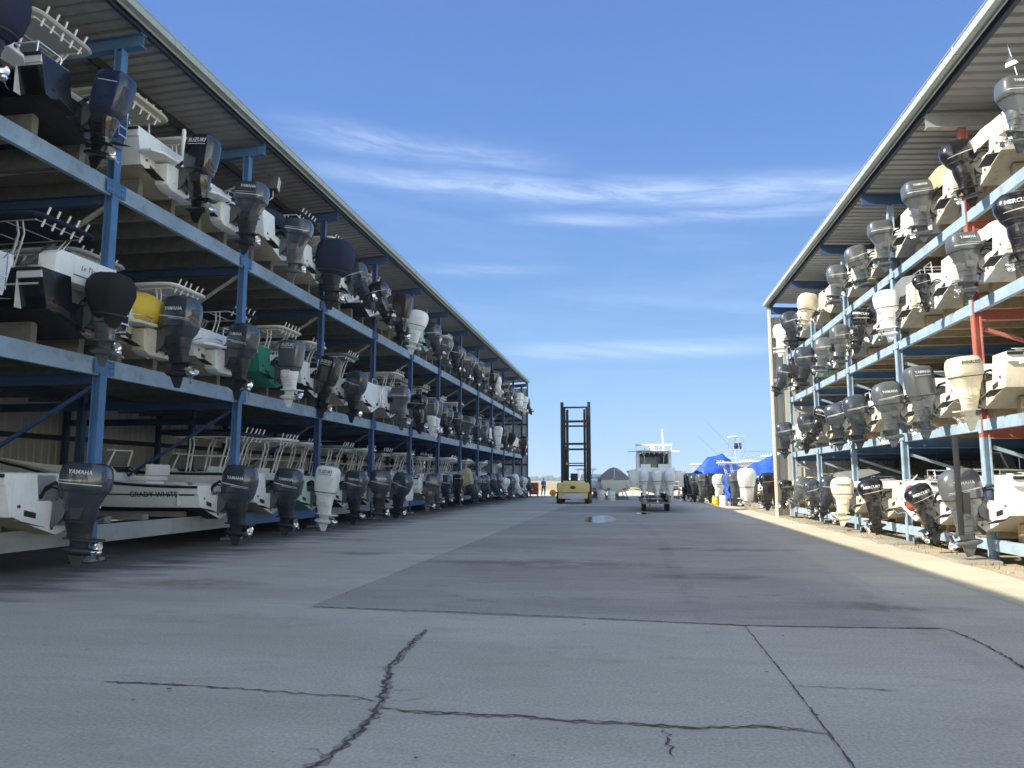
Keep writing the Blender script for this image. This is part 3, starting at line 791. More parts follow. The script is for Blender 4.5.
# ------------------------------------------------------------------ racks
def corrugated(axis_len, across0, across1, z_of, pitch, dep, kind):
    """ribbed sheet: 'roof' ribs run along x, repeat along y; z_of(x) gives the slope"""
    mb = MB(); y0, y1 = axis_len; n = int((y1-y0)/pitch); V = []
    prof = [(0, 0), (.30, 0), (.38, dep), (.62, dep), (.70, 0)]
    pts = []
    for i in range(n):
        for u, d in prof: pts.append((y0+(i+u)*pitch, d))
    pts.append((y0+n*pitch, 0))
    for y, d in pts:
        V += [(across0, y, z_of(across0)+d), (across1, y, z_of(across1)+d)]
    mb.add(V, [(2*k, 2*k+1, 2*k+3, 2*k+2) for k in range(len(pts)-1)])
    return mb
def ribwall(fixed, a0, a1, z0, z1, pitch, dep, axis):
    """vertical ribs; axis 'y' = sheet runs along y at x=fixed; axis 'x' = sheet runs along x at y=fixed"""
    mb = MB(); n = int((a1-a0)/pitch); pts = []
    for i in range(n):
        for u, d in [(0, 0), (.30, 0), (.38, dep), (.62, dep), (.70, 0)]: pts.append((a0+(i+u)*pitch, d))
    pts.append((a1, 0)); V = []
    for a, d in pts:
        for z in (z0, z1): V.append((fixed+d, a, z) if axis == 'y' else (a, fixed+d, z))
    mb.add(V, [(2*k, 2*k+1, 2*k+3, 2*k+2) for k in range(len(pts)-1)])
    return mb
def hpost(x, y, z0, z1, w=.20, d=.18):
    mb = MB(); t = .024
    mb.box(x-d/2, x-d/2+t, y-w/2, y+w/2, z0, z1); mb.box(x+d/2-t, x+d/2, y-w/2, y+w/2, z0, z1)
    mb.box(x-d/2+t, x+d/2-t, y-.012, y+.012, z0, z1)
    return mb
def bolts(mb, x, y, z, s, h, w):
    mb.box(x+s*.002, x+s*.014, y-w*1.5, y+w*1.5, z-h, z)
    for yy in (-1.1, -.75, .75, 1.1):
        for zz in (.15, .5, .85): mb.box(x+s*.014, x+s*.03, y+yy*w-.012, y+yy*w+.012, z-h*zz-.012, z-h*zz+.012)
    return mb
def cbeam(x, y0, y1, z0, z1, s, t=.10):
    # channel along y: web towards the aisle (side s), lips behind
    mb = MB(); mb.box(x+s*t/2-s*.02, x+s*t/2, y0, y1, z0, z1)
    mb.box(x-s*t/2, x+s*t/2-s*.02, y0, y1, z1-.025, z1); mb.box(x-s*t/2, x+s*t/2-s*.02, y0, y1, z0, z0+.025)
    return mb
def ibeam_x(x0, x1, y, z0, z1, w=.16, dz=0.):
    mb = MB()
    for (za, zb, ww) in ((z0, z0+.022, w), (z1-.022, z1, w), (z0+.022, z1-.022, .02)):
        mb.add([(x0, y-ww/2, za), (x0, y+ww/2, za), (x0, y+ww/2, zb), (x0, y-ww/2, zb), (x1, y-ww/2, za+dz), (x1, y+ww/2, za+dz), (x1, y+ww/2, zb+dz), (x1, y-ww/2, zb+dz)],
               [(0, 1, 2, 3), (4, 7, 6, 5), (0, 4, 5, 1), (1, 5, 6, 2), (2, 6, 7, 3), (3, 7, 4, 0)])
    return mb

def build_rack(label, s, xf, posts, levels, bdep, xeave, zeave, slope, xin, xback, zbase, spec):
    """s = +1 when the aisle lies towards +x of the rack (left rack), -1 for the right rack"""
    root = thing('boat_storage_rack', label, 'boat rack', (xf, posts[0], 0))
    def P(name, mb, m, n=1, parent=None, smooth=0):
        me = mb.mesh(name, n, smooth)
        for v in me.vertices: v.co = v.co-Vector((xf, posts[0], 0))
        return obj(name, me, m, parent or root)
    pw = .20 if s > 0 else .15
    zr = lambda x: zeave-slope*abs(x-xeave)
    y0, y1 = posts[0]-.4, posts[-1]+.35
    # roof, eave gutter, purlins, rafters
    P('roof_sheet', corrugated((y0, y1), xeave, xback-s*.1, lambda x: zr(x), .32, .065, 'roof'), 'roof_sheet')
    g = MB(); xa = xeave
    g.box(xa, xa+s*.03, y0, y1, zeave-.15, zeave+.11); g.box(xa+s*.03, xa+s*.15, y0, y1, zeave-.10, zeave-.075)
    g.box(xa+s*.15, xa+s*.175, y0, y1, zeave-.10, zeave+.08); g.tube([(xa+s*.175, y0, zeave+.075), (xa+s*.175, y1, zeave+.075)], .02, 6)
    yy = y0+1.1
    while yy < y1-.5:
        g.box(xa-.004, xa+s*.182, yy-.03, yy+.03, zeave-.106, zeave-.1015); g.box(xa+s*.1765, xa+s*.186, yy-.03, yy+.03, zeave-.106, zeave+.10)
        g.box(xa+s*.031, xa+s*.04, yy+1.3, yy+1.36, zeave-.16, zeave+.115); yy += 2.75
    P('gutter', g, 'gutter_paint')
    k = 0; x = xeave-s*.12
    while abs(x-xeave) < abs(xback-xeave):
        P('purlin', MB().box(x-.045, x+.045, y0, y1, zr(x)-.20, zr(x)-.006), 'purlin_dark' if k else 'steel_dark'); x -= s*1.72; k += 1
    for j, y in enumerate(posts):
        xe = xeave-s*.10; dz = zr(xback)-zr(xe)
        P('rafter', ibeam_x(xe, xback, y, zr(xe)-.205-.30, zr(xe)-.205, .18, dz), spec['rafter'](j))
        zt = zr(xf)-.51
        if spec.get('two_tone') == j:
            p = P('post', hpost(xf, y, 0.0, 2.45, pw, pw), 'steel_pale_blue')
            q = P('post', hpost(xf, y, 2.453, zt, pw, pw), 'steel_red'); q['label'] = 'red upper post'
            # blue splice channel where each shelf meets the red post
            for z in levels[1:]:
                P('splice_plate', MB().box(xf+s*.078, xf+s*.088, y-.065, y+.065, z-bdep-.05, z+.22), 'steel_pale_blue')
        else:
            pm = hpost(xf, y, 0.0, zt, pw, .18 if s > 0 else pw)
            for z in levels[1:]: bolts(pm, xf+s*(.09 if s > 0 else pw/2), y, z-.03, s, bdep-.06, pw)
            p = P('post', pm, spec['post'](j))
        P('base_plate', MB().box(xf-.24, xf+.24, y-.24, y+.24, .004, .03), 'steel_dark', parent=p)
        for xi in xin+[xback+s*.30]:
            P('inner_post', hpost(xi, y, 0.004, zr(xi)-.51, .18, .18), spec['inner'](j))
        for li, z in enumerate(levels):
            if li == 0: continue
            P('cross_beam', ibeam_x(xf-s*.095, xback+s*.42, y, z-bdep-.16, z-bdep+.06, .16), spec['inner'](j))
        xi = xin[0]
        zz = [0.3]+list(levels[1:])+[zr(xi)-.5]
        for li in range(len(levels)):
            a, b_ = zz[li], zz[li+1]
            P('brace', MB().obox((xf-s*.15, y+.02, b_-.55), (xi+s*.12, y+.02, a+.45 if li else a+.6), .07, .07), spec['brace'](j, li))
    for li, z in enumerate(levels):
        for j in range(len(posts)-1):
            ya, yb = posts[j]+pw/2+.003, posts[j+1]-pw/2-.003
            P('shelf_beam', cbeam(xf, ya, yb, z-bdep, z, s), spec['beam'](j, li))
            for xi in xin:
                P('inner_beam', MB().box(xi-.05, xi+.05, posts[j]+.112, posts[j+1]-.112, z-bdep+.08, z), 'steel_dark' if li else 'steel_galv')
    # footings under the bottom beams
    for j in range(len(posts)):
        P('footing', MB().box(xf-.20, xf+.22, posts[j]-.2, posts[j]+.2, -.05, .0035 if zbase < 0 else .09), 'footing')
    # cladding: back and far end
    zb = zr(xback)-.02
    P('back_wall', ribwall(xback, y0, y1, .05, zb, .34, .05, 'y'), spec['wall'])
    for z in spec['girts']: P('girt', MB().box(xback+s*.06+s*.0, xback+s*.18, y0, y1, z-.09, z+.09), 'steel_dark')
    ye = posts[-1]+.36
    e0, e1 = (xback, xeave) if s > 0 else (xeave, xback)
    P('end_wall', ribwall(ye, e0+.05, e1-.05, .05, zr(xback)-.05, .34, .05, 'x'), spec['endwall'])
    for z in spec['girts']: P('end_girt', MB().box(e0+.1, e1-.12, ye-.20, ye-.045, z-.08, z+.08), spec['endgirt'])
    P('corner_trim', MB().box(xeave-s*.02, xeave-s*.10, ye-.22, ye+.08, .0, zr(xeave)-.06), spec['trim'])
    return root, P

# left rack (in its own shade)
PY = [13.93+5.5*j for j in range(-6, 12)]
LV = [.72, 4.03, 7.77]
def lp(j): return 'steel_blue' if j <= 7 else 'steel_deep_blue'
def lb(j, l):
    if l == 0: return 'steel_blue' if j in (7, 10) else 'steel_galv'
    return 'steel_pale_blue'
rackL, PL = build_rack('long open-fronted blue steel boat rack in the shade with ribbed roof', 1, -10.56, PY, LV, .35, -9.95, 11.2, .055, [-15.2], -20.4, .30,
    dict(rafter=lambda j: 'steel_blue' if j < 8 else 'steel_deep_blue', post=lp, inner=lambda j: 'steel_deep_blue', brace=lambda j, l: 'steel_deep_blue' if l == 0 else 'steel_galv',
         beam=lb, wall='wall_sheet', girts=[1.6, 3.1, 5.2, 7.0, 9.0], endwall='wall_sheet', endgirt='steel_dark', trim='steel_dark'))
# right rack (sunlit)
RY = [16.7+4.64*j for j in range(-3, 5)]
RV = [.45, 2.80, 5.20, 7.10]
rackR, PR = build_rack('shorter sunlit boat rack of pale blue steel with one red post', -1, 7.0, RY, RV, .22, 6.2, 9.5, .055, [11.2], 16.2, -1,
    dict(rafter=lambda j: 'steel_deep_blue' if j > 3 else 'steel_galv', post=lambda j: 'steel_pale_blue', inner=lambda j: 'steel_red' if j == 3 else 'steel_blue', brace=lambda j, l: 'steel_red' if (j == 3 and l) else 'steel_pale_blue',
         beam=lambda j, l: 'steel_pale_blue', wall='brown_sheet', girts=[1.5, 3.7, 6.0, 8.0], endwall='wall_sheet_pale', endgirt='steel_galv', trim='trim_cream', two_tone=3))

# ------------------------------------------------------------------ boats on the racks
rnd = random.Random(11)
G_L = 'boats stored on the shaded left rack'; G_R = 'boats stored on the sunlit right rack'
W = 'gel_white'
LT = {
 -1: dict(side='gel_navy', band=W, tran=W, bottom='bottom_black', top='ttop', pod=True, eng=E('navybag'), look='navy boat with large navy engine cover'),
 0: dict(side='gel_black', band=W, tran='gel_black', bottom='bottom_black', kind='open', top='ttop', topdy=-1.0, topmat='gel_grey', srail=True, eng=E('suz', cowl='tall', col='eng_navy', tilt=-14, s=.98), look='glossy black boat with white gunwale and dark navy outboard'),
 1: dict(size='L', dy=.35, bottom='bottom_tan', pod=True, prail=False, top='hardtop', htdy=-1.9, kind='open', eng=E('suz', 'SUZUKI', s=1.05), look='white boat, black SUZUKI outboard and hardtop'),
 2: dict(bottom='bottom_tan', pod=True, top='ttop', topdy=-1.0, kind='cc', srail=True, eng=E('ymod', 'YAMAHA', s=1.02, cowl='boxy'), look='white boat with silver stern rails, dark grey outboard'),
 3: dict(bottom='bottom_tan', cover='canvas_navy', kind='open', eng=E('yold', col='eng_bluegrey', steer=8), pod=True, prail=False, line='decal_black'),
 4: dict(bottom='bottom_tan', kind='open', pod=True, prail=False, eng=E('navybag', s=1.25)),
 5: dict(bottom='bottom_grey', side=W, pod=True, eng=E('ymod'), kind='cc'),
 6: dict(bottom='bottom_black', side=W, band='gel_navy', eng=E('merc'), kind='open', dy=-.2),
 7: dict(bottom='bottom_tan', eng=E('maroon', s=1.15, tilt=-6), kind='cc', dy=-.5),
 8: dict(bottom='bottom_tan', side='gel_pale_green', eng=E('white', s=1.1), kind='cc', dy=-1.0),
 9: dict(side='gel_pale_green', bottom='bottom_teal', eng=E('ymod'), kind='open'),
}
LM = {
 -1: dict(side=W, bottom='bottom_black', top='ttop', eng=E('blue', s=1.05), kind='cc', look='white boat at the photo edge with blue outboard'),
 0: dict(side='gel_black', band='gel_black', tran='gel_black', bottom='bottom_black', line='decal_silver', dy=.35, eng=E('bag', s=.95), top='ttop', topmat='canvas_navy', framemat='rail_steel', kind='cc', raised=True, topdy=-1.0, look='black boat, white raised transom, black bagged outboard'),
 1: dict(size='L', bottom='bottom_tan', tran=W, pod=True, podmat='gel_cream', kind='open', top='hardtop', htdy=-1.3, topmat='gel_grey', text=('GRADY-WHITE', 1.15, .80, 1.7), line='decal_black', eng=E('ymod', 'YAMAHA', s=1.08), yellow=True, look='white boat with bright yellow cover bulging at its stern'),
 2: dict(bottom='bottom_tan', pod=True, podmat=W, kind='cc', top='ttop', srail=True, eng=E('ymod', 'YAMAHA', s=1.04), look='white boat with silver T-top frame and glossy dark outboard'),
 3: dict(side='bottom_green', band=W, tran='bottom_green', bottom='bottom_green', top='ttop', topmat='canvas_navy', kind='cc', eng=E('suzg', 'SUZUKI', tilt=-4), look='green hulled boat with grey and white SUZUKI outboard'),
 4: dict(bottom='bottom_black', side=W, eng=E('suz', 'SUZUKI', s=1.02, tilt=-14), kind='open', line='decal_black'),
 5: dict(bottom='bottom_tan', side='gel_grey', pod=False, eng=E('ymod'), kind='cc', top='ttop'),
 6: dict(side=W, bottom='bottom_tan', eng=None, kind='wa', size='L'),
 7: dict(side=W, bottom='bottom_tan', eng=E('yold'), kind='open', cover='canvas_white'),
 8: dict(side='gel_pale_blue', bottom='bottom_tan', eng=E('merc'), kind='open', size='L', dy=-.1),
 9: dict(side=W, bottom='bottom_grey', eng=E('suzg'), kind='cc'),
}
LB = {
 0: dict(dy=-.1, bottom='bottom_tan', side=W, kind='open', eng=E('ymod', 'YAMAHA', cowl='boxy', s=1.0), look='nearest white boat, tall dark YAMAHA outboard'),
 1: None,
 2: dict(size='G', side=W, bottom='bottom_black', kind='cc', text=('GRADY-WHITE', 1.15, .62, 1.25), line='decal_black', eng=E('ymod', 'YAMAHA', s=1.05), srail=False, look='white GRADY-WHITE boat seen side on'),
 3: dict(side=W, bottom='bottom_tan', top='ttop', topmat='canvas_navy', kind='cc', pod=True, podmat='gel_cream', eng=E('ymod', 'YAMAHA')),
 4: dict(side=W, bottom='bottom_teal', tran='gel_pale_green', top='ttop', kind='cc', eng=E('suzw', 'SUZUKI', s=1.05, tilt=-6), look='white boat with teal bottom and white SUZUKI outboard'),
 5: dict(side=W, bottom='bottom_black', eng=E('ymod', 'YAMAHA'), kind='cc', top='ttop'),
 6: dict(side='gel_grey', bottom='bottom_black', eng=E('ymod', 'YAMAHA', s=1.06), kind='cc', top='ttop', topmat='canvas_grey'),
 7: dict(side=W, bottom='bottom_black', eng=E('ymod', s=1.05), kind='cc'),
 8: dict(side=W, bottom='bottom_tan', eng=None, kind='wa', pod=True),
 9: dict(side=W, bottom='bottom_tan', eng=E('yold'), kind='cc', top='ttop'),
 12: dict(side=W, bottom='bottom_tan', eng=E('tan', s=1.1), kind='open'),
 19: dict(side=W, bottom='bottom_white', eng=E('white'), kind='cc', top='ttop'),
}
RT = {
 0: dict(size='S', side=W, bottom='bottom_grey', eng=E('yold', 'YAMAHA', s=0.70), kind='open', flag=True, srail=True, dy=.1, look='white boat flying a small white pennant, grey YAMAHA outboard'),
 1: dict(size='S', side='gel_cream', band='gel_red', bottom='bottom_tan', eng=E('merc', tilt=-14, s=.74), kind='open', cover='canvas_white', coverh=.2, look='cream boat with red band and angled black outboard'),
 2: dict(size='S', side=W, bottom='bottom_tan', eng=E('yold', 'YAMAHA', s=0.69), kind='open'),
 3: dict(size='S', side=W, bottom='bottom_grey', eng=E('yold', s=0.66), kind='cc', dy=.3),
 4: dict(size='S', side='gel_cream', bottom='bottom_tan', eng=E('ysil', s=0.66), kind='open'),
 5: dict(size='S', side=W, bottom='bottom_tan', eng=E('ysil', s=0.66), kind='open'),
 6: dict(size='S', side='gel_cream', bottom='bottom_tan', eng=None, kind='cc'),
 7: dict(size='S', side='gel_cream', bottom='bottom_tan', eng=E('evin', cowl='baglong', s=0.66), kind='open', dy=-.6),
}
RU = {
 0: dict(size='S', side='gel_cream', tran=W, bottom='bottom_tan', eng=E('merc', 'MERCURY', s=0.78), kind='open', srail=True, dy=.25, look='cream boat with large black MERCURY outboard and chrome stern rail'),
 1: dict(size='S', side=W, band='gel_blue', bottom='bottom_white', eng=E('yold', 'YAMAHA', s=0.71), kind='open', cover='canvas_white', coverh=.18, dy=.1, look='white boat with blue gunwale band and grey YAMAHA outboard'),
 2: dict(size='S', side=W, bottom='bottom_tan', eng=E('merc', s=0.43), kind='open', dy=.1, look='white boat with very small black outboard'),
 3: dict(size='S', side=W, bottom='bottom_tan', eng=E('white', s=0.64), kind='open'),
 4: dict(size='S', side=W, bottom='bottom_grey', eng=E('merc', 'MERCURY', s=0.64), kind='open'),
 5: dict(size='S', side='gel_cream', bottom='bottom_grey', eng=E('ysil', s=0.66), kind='open'),
 6: dict(size='S', side=W, bottom='bottom_tan', eng=E('ysil', s=0.66), kind='open', cover='canvas_grey'),
 8: dict(size='S', side='gel_grey', bottom='bottom_tan', eng=E('maroon', s=0.56), kind='open'),
}
RM = {
 0: dict(size='M', side=W, bottom='bottom_tan', eng=None, kind='wa', pod=True, podmat='gel_cream', look='white boat without outboard, cream swim platform'),
 1: dict(size='S', side='gel_cream', tran='gel_cream', bottom='bottom_tan', eng=E('evin', 'EVINRUDE', s=0.77), kind='open', dy=.45, look='cream boat with big cream EVINRUDE outboard'),
 2: dict(size='S', side=W, bottom='bottom_tan', eng=E('yold', 'YAMAHA', cowl='tall', s=0.70), kind='open', dy=.3),
 3: dict(size='S', side=W, bottom='bottom_tan', eng=E('ysil', 'YAMAHA', s=0.73, leg='eng_grey', col='eng_grey'), kind='open', dy=.35),
 4: dict(size='S', side=W, bottom='bottom_tan', eng=E('ymod', s=0.69), kind='open', dy=.9),
 5: dict(size='S', side=W, bottom='bottom_grey', eng=E('ymod', s=0.66), kind='open', dy=.6),
 6: dict(size='S', side=W, bottom='bottom_grey', eng=E('merc', 'MERCURY', s=0.63), kind='open', dy=.5),
 7: dict(size='S', side='gel_cream', bottom='bottom_grey', eng=E('ymod', s=0.66), kind='open', dy=.4),
}
RB = {
 0: dict(size='M', side=W, bottom='bottom_tan', eng=None, kind='open', line='decal_black', dx=.5, look='white boat with black side stripe nearest the camera'),
 1: dict(size='M', side=W, bottom='bottom_tan', eng=E('ysil', 'YAMAHA', s=0.90, col='eng_silver', leg='eng_silver'), kind='cc', dy=.8, look='white boat, silver YAMAHA outboard before the red post'),
 2: dict(size='S', side=W, bottom='bottom_tan', eng=E('merc', 'MERCURY', s=0.73, tilt=-20, steer=6), kind='open', dy=.75, look='white boat with steeply leaning black MERCURY outboard'),
 3: dict(size='S', side=W, bottom='bottom_tan', eng=None, kind='open', fender=True, look='white boat with a red fender hung at its stern'),
 4: dict(size='S', side=W, bottom='bottom_tan', eng=E('merc', 'MERCURY', s=0.70), kind='cc', dy=-.4),
 5: dict(size='S', side='gel_cream', bottom='bottom_tan', eng=E('evin', 'EVINRUDE', cowl='modern', s=0.70), kind='open', dy=.45),
 6: dict(size='S', side='gel_grey', bottom='bottom_grey', eng=E('ymod', s=0.66), kind='open', cover='canvas_grey'),
 7: dict(size='S', side=W, bottom='bottom_grey', eng=E('ymod', s=0.63), kind='open'),
 8: dict(size='S', side=W, bottom='bottom_grey', eng=E('ysil', s=0.63), kind='open'),
 9: dict(size='S', side=W, bottom='bottom_tan', eng=E('merc', s=0.59), kind='open', dy=.4),
}
rq = random.Random(4)
for dct in (LT, LM, LB):
    for k_, d_ in dct.items():
        if d_ and k_ > 2 and not d_.get('cover') and not d_.get('top'):
            d_['kind'] = 'cc'; d_['top'] = 'ttop'; d_['topdy'] = rq.uniform(-1.3, -.5); d_['topmat'] = rq.choice([W, W, 'gel_cream', 'canvas_navy', 'canvas_grey']); d_['srail'] = rq.random() < .5
        if d_ and d_.get('top') == 'ttop' and 'topdy' not in d_: d_['topdy'] = rq.uniform(-1.0, -.2)
for dct in (RT, RU, RM, RB):
    for k_, d_ in dct.items():
        if d_ and d_.get('kind') == 'open' and not d_.get('cover'):
            c_ = rq.random()
            if c_ < .35: d_['kind'] = 'ds'
            elif c_ < .6: d_['cover'] = rq.choice(['canvas_white', 'canvas_grey', 'canvas_navy', 'canvas_tan']); d_['coverh'] = rq.choice([.3, .45])
            if c_ > .3 and c_ < .8: d_['srail'] = True
for dct in (LT, LM, LB):
    for k_, d_ in dct.items():
        if d_ and k_ >= 3 and d_.get('pod') and d_.get('eng'):
            d_['pod'] = False
            if k_ % 2: d_['size'] = 'L'
for dct, f_ in ((RT, 1.1), (RU, 1.1), (RM, 1.2), (RB, 1.14)):
    for k_, d_ in dct.items():
        if d_ and k_ >= 2 and d_.get('eng') and not (dct is RB and k_ == 2):
            for e_ in d_['eng']: e_['s'] = e_.get('s', .75)*f_
        if d_ and k_ >= 1 and d_.get('side') == W and not d_.get('look') and rq.random() < .45: d_['side'] = 'gel_cream'
def filler(left, li):
    ek = rnd.choices(['ymod', 'ymod', 'yold', 'suz', 'merc', 'white', 'suzw', 'ysil', None, 'bag', 'suzg'], [5, 4, 5, 3, 3, 4, 2, 3, 1.2, .7, 1])[0]
    d = dict(size=rnd.choice(['M', 'M', 'L'] if left else ['S']), side=rnd.choices([W, 'gel_grey', 'gel_cream', 'gel_pale_blue', 'gel_navy', 'gel_pale_green'], [8, 2, 1.5, 1, .8, .6])[0],
             bottom=rnd.choice(['bottom_tan', 'bottom_grey', 'bottom_white', 'bottom_black', 'bottom_teal']), kind=rnd.choice(['cc', 'cc', 'open', 'wa']),
             pod=rnd.random() < .12, eng=E(ek, s=rnd.uniform(.78, 1.06)*(.98 if left else .82)) if ek else None, ek=ek)
    if left and rnd.random() < .5: d['srail'] = True
    if left and d['kind'] == 'open' and rnd.random() < .6: d['kind'] = 'cc'
    if left and rnd.random() < .85 and d['kind'] != 'open': d['top'] = 'ttop' if d['kind'] == 'cc' else 'hardtop'; d['topdy'] = rnd.uniform(-1.2, -.3); d['htdy'] = rnd.uniform(-1.6, -.6); d['topmat'] = rnd.choice([W, 'gel_cream', 'canvas_navy', 'canvas_grey'])
    if rnd.random() < .25: d['cover'] = rnd.choice(['canvas_navy', 'canvas_grey', 'canvas_white']); d.pop('top', None)
    if rnd.random() < .4: d['line'] = rnd.choice(['decal_black', 'decal_blue'])
    if not left and d['kind'] == 'wa': d['kind'] = 'ds'
    if not left and rnd.random() < .5: d['srail'] = True
    return d
def eng_word(spec):
    if not spec.get('eng'): return 'no outboard'
    e = spec['eng'][0]
    br = (e['brand']+' ') if e.get('brand') and len(spec['eng']) == 1 else ''
    base = {'eng_bluegrey': 'dark grey', 'eng_silver': 'silver', 'eng_grey': 'grey', 'eng_black': 'black', 'eng_white': 'white', 'eng_cream': 'cream', 'eng_blue': 'blue', 'eng_navy': 'navy', 'eng_maroon': 'maroon', 'canvas_black': 'black covered', 'canvas_navy': 'navy covered', 'canvas_tan': 'tan covered'}[e['col']]
    return ('twin ' if len(spec['eng']) > 1 else '')+base+' '+br+'outboard'
BUNKS = []
def fill(left, specs, li, ks, shelf):
    n = 0
    for k in ks:
        sp = specs.get(k, 0)
        if sp is None:
            yy = (12.555+2.75*k); BUNKS.append((left, yy, li)); continue
        if sp == 0: sp = filler(left, li)
        g = sp.get
        jit = rnd.uniform(-.12, .12) if k not in specs else 0
        if left:
            y = 12.555+2.75*k+g('dy', 0)+jit; x = -10.08-(.30 if g('pod') else 0)-g('dx', 0)-rnd.uniform(0, .12); z = (.64, 4.24, 8.04)[li]+g('dz', 0); rz = PI/2; grp = G_L
        else:
            y = 13.22+2.32*k+g('dy', 0)+jit; x = 6.70+(.22 if g('pod') else 0)+g('dx', 0)+rnd.uniform(0, .12); z = RV[li]+.16; rz = -PI/2; grp = G_R
        if g('eng') and k > 3 and not (k in specs and k < 9) and rnd.random() < (.35 if left else .22):
            e0 = sp['eng'][0]; off = .40 if left else .33; sp['eng'] = [dict(e0, x=-off), dict(e0, x=off)]
            for e in sp['eng']: e['s'] = e.get('s', 1)*.93
            if g('look') is None: sp['twin'] = True
        if g('eng'):
            for e in sp['eng']:
                if 'tilt' not in e: e['tilt'] = rnd.choice([rnd.uniform(-9, 0), rnd.uniform(-15, -4), rnd.uniform(-3, 10), rnd.uniform(8, 24)] if k > 3 else [rnd.uniform(-9, -2)])
                if 'steer' not in e: e['steer'] = rnd.choice([rnd.uniform(-5, 5), rnd.uniform(-22, 22)])
        rk = 'left' if left else 'right'
        if g('look'): label = g('look')+', '+shelf+' of '+rk+' rack'
        else: label = f"{HULL_WORD.get(g('side', W), 'green')} boat, {eng_word(sp)}{'s' if g('twin') else ''}, {shelf} of {rk} rack, {ORD[n]} from near end"
        n += 1
        b = boat((x, y, z), rz+rnd.uniform(-.012, .012), sp, label, grp)
        BUNKS.append((left, y, li))
        if g('raised'):
            mb = MB().prism([(-.86, .985), (.86, .985), (.86, 1.42), (.74, 1.52), (-.74, 1.52), (-.86, 1.42)], 'y', .05, .42)
            r = obj('raised_transom', mb.mesh('raised_transom', 1, 30, bevel=.02), W, b)
            V, F = text2d('Le Time', .3, .0)
            # name painted across the stern board
            for (tx, tz, tw, ss) in (('Le Time', 1.32, .46, .3),):
                V, F = text2d(tx, ss, .0); m2 = MB().add([(-u*tw*-1, .044, tz+v*tw) for u, v in V], F)
                obj('name_lettering', m2.mesh('name_lettering', 1, 0, recalc=False), 'decal_black', r)
            m3 = MB().box(-.42, .40, .040, .046, 1.14, 1.155); obj('underline', m3.mesh('underline', 1, 0), 'decal_black', r)
        if g('yellow'):
            obj('bow_cushion_cover', MB().ball((-.1, .25, 1.02), .60, .62, .46, 0, 18, 10).mesh('yellow_cover', 1, 60), 'yellow_cover', b).name = 'stern_cover'
        if left and li == 2 and k == 1:
            obj('light_pole', MB().loft([[(.5+q*math.cos(2*PI*c/12), .05+q*math.sin(2*PI*c/12), zz) for c in range(12)] for zz, q in [(1.1, .05), (1.85, .05), (1.9, .035)]]).mesh('light_pole', 1, 50), 'alu_white', b)
        if not left and li == 0 and k == 1:
            ap = obj('anchor_pole', MB().box(.30, .37, -.62, -.53, -.05, 1.85).box(.28, .39, -.52, -.40, .35, .75).mesh('anchor_pole', 1, 30, bevel=.006), 'rubber_black', b)
        if g('flag'):
            f = obj('flag_staff', MB().tube([(-.55, .15, .85), (-.6, -.05, 2.0)], .012, 6).mesh('flag_staff', 1, 50), 'rail_steel', b)
            V = []; K = 6
            for i in range(K+1):
                u = i/K
                V += [(-.6-.05*math.sin(u*4)-.10*u, -.04+.02*u+.06*math.sin(u*5), 1.98-.42*u-.0*u), (-.6-.05*math.sin(u*4)+.20*u*(1-u*.4), -.02+.05*math.cos(u*6), 1.98-.45*u)]
            mbf = MB().add(V+[(a, b_+.006, c) for a, b_, c in V], [(2*i, 2*i+1, 2*i+3, 2*i+2) for i in range(K)]+[(2*i+2*K+2, 2*i+2*K+4, 2*i+2*K+5, 2*i+2*K+3) for i in range(K)])
            obj('pennant', mbf.mesh('pennant', 1, 60), 'canvas_white', f)
        if g('fender'):
            t = thing('boat_fender', 'red cylindrical fender hanging at the stern of a white boat', 'fender', (x-.18, y-.35, z+.25))
            obj('body', MB().loft([[(r*math.cos(2*PI*q/14), r*math.sin(2*PI*q/14), zz) for q in range(14)] for zz, r in [(0, .03), (.05, .10), (.12, .125), (.5, .125), (.57, .10), (.62, .03)]]).mesh('body', 1, 50), 'red_paint', t)
            obj('rope', MB().tube([(0, 0, .6), (.06, 0, .75), (.17, 0, .86)], .012, 6).mesh('rope', 1, 50), 'decal_white', t)
fill(True, LT, 2, range(-1, 23), 'top shelf')
fill(True, LM, 1, range(-1, 23), 'middle shelf')
fill(True, LB, 0, range(0, 23), 'bottom shelf')
fill(False, RT, 3, range(0, 10), 'top shelf')
fill(False, RU, 2, range(0, 10), 'third shelf')
fill(False, RM, 1, range(0, 10), 'second shelf')
fill(False, RB, 0, range(0, 10), 'ground row')
# timber bunks under every hull: two per slot, parts of the rack
bl = []
for left, y, li in BUNKS:
    lev = (LV if left else RV)[li]; B = 1.16 if left else 1.02
    for dy in (-.62, .62): bl.append((left, y+dy*B/1.16, lev))
bl.sort(key=lambda t: t[1])
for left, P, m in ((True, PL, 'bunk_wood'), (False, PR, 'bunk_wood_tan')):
    mine = [t for t in bl if t[0] == left]; rest = MB()
    for i, (_, y, lev) in enumerate(mine):
        x0, x1 = (-10.70, -18.6) if left else (7.10, 14.2)
        mb = rest if i >= 98 else MB()
        h = ({.72: .13, 4.03: .42, 7.77: .48}[lev]) if left else .33
        mb.box(x0, x1, y-.075, y+.075, lev+.003, lev+h)
        if left and lev < 1: mb.box(x0, x1, y-.16, y-.076, lev+.003, lev+.11)
        if i < 98: P('bunk', mb, m)
    if rest.v:
        o = P('bunk', rest, m); o['kind'] = 'stuff'

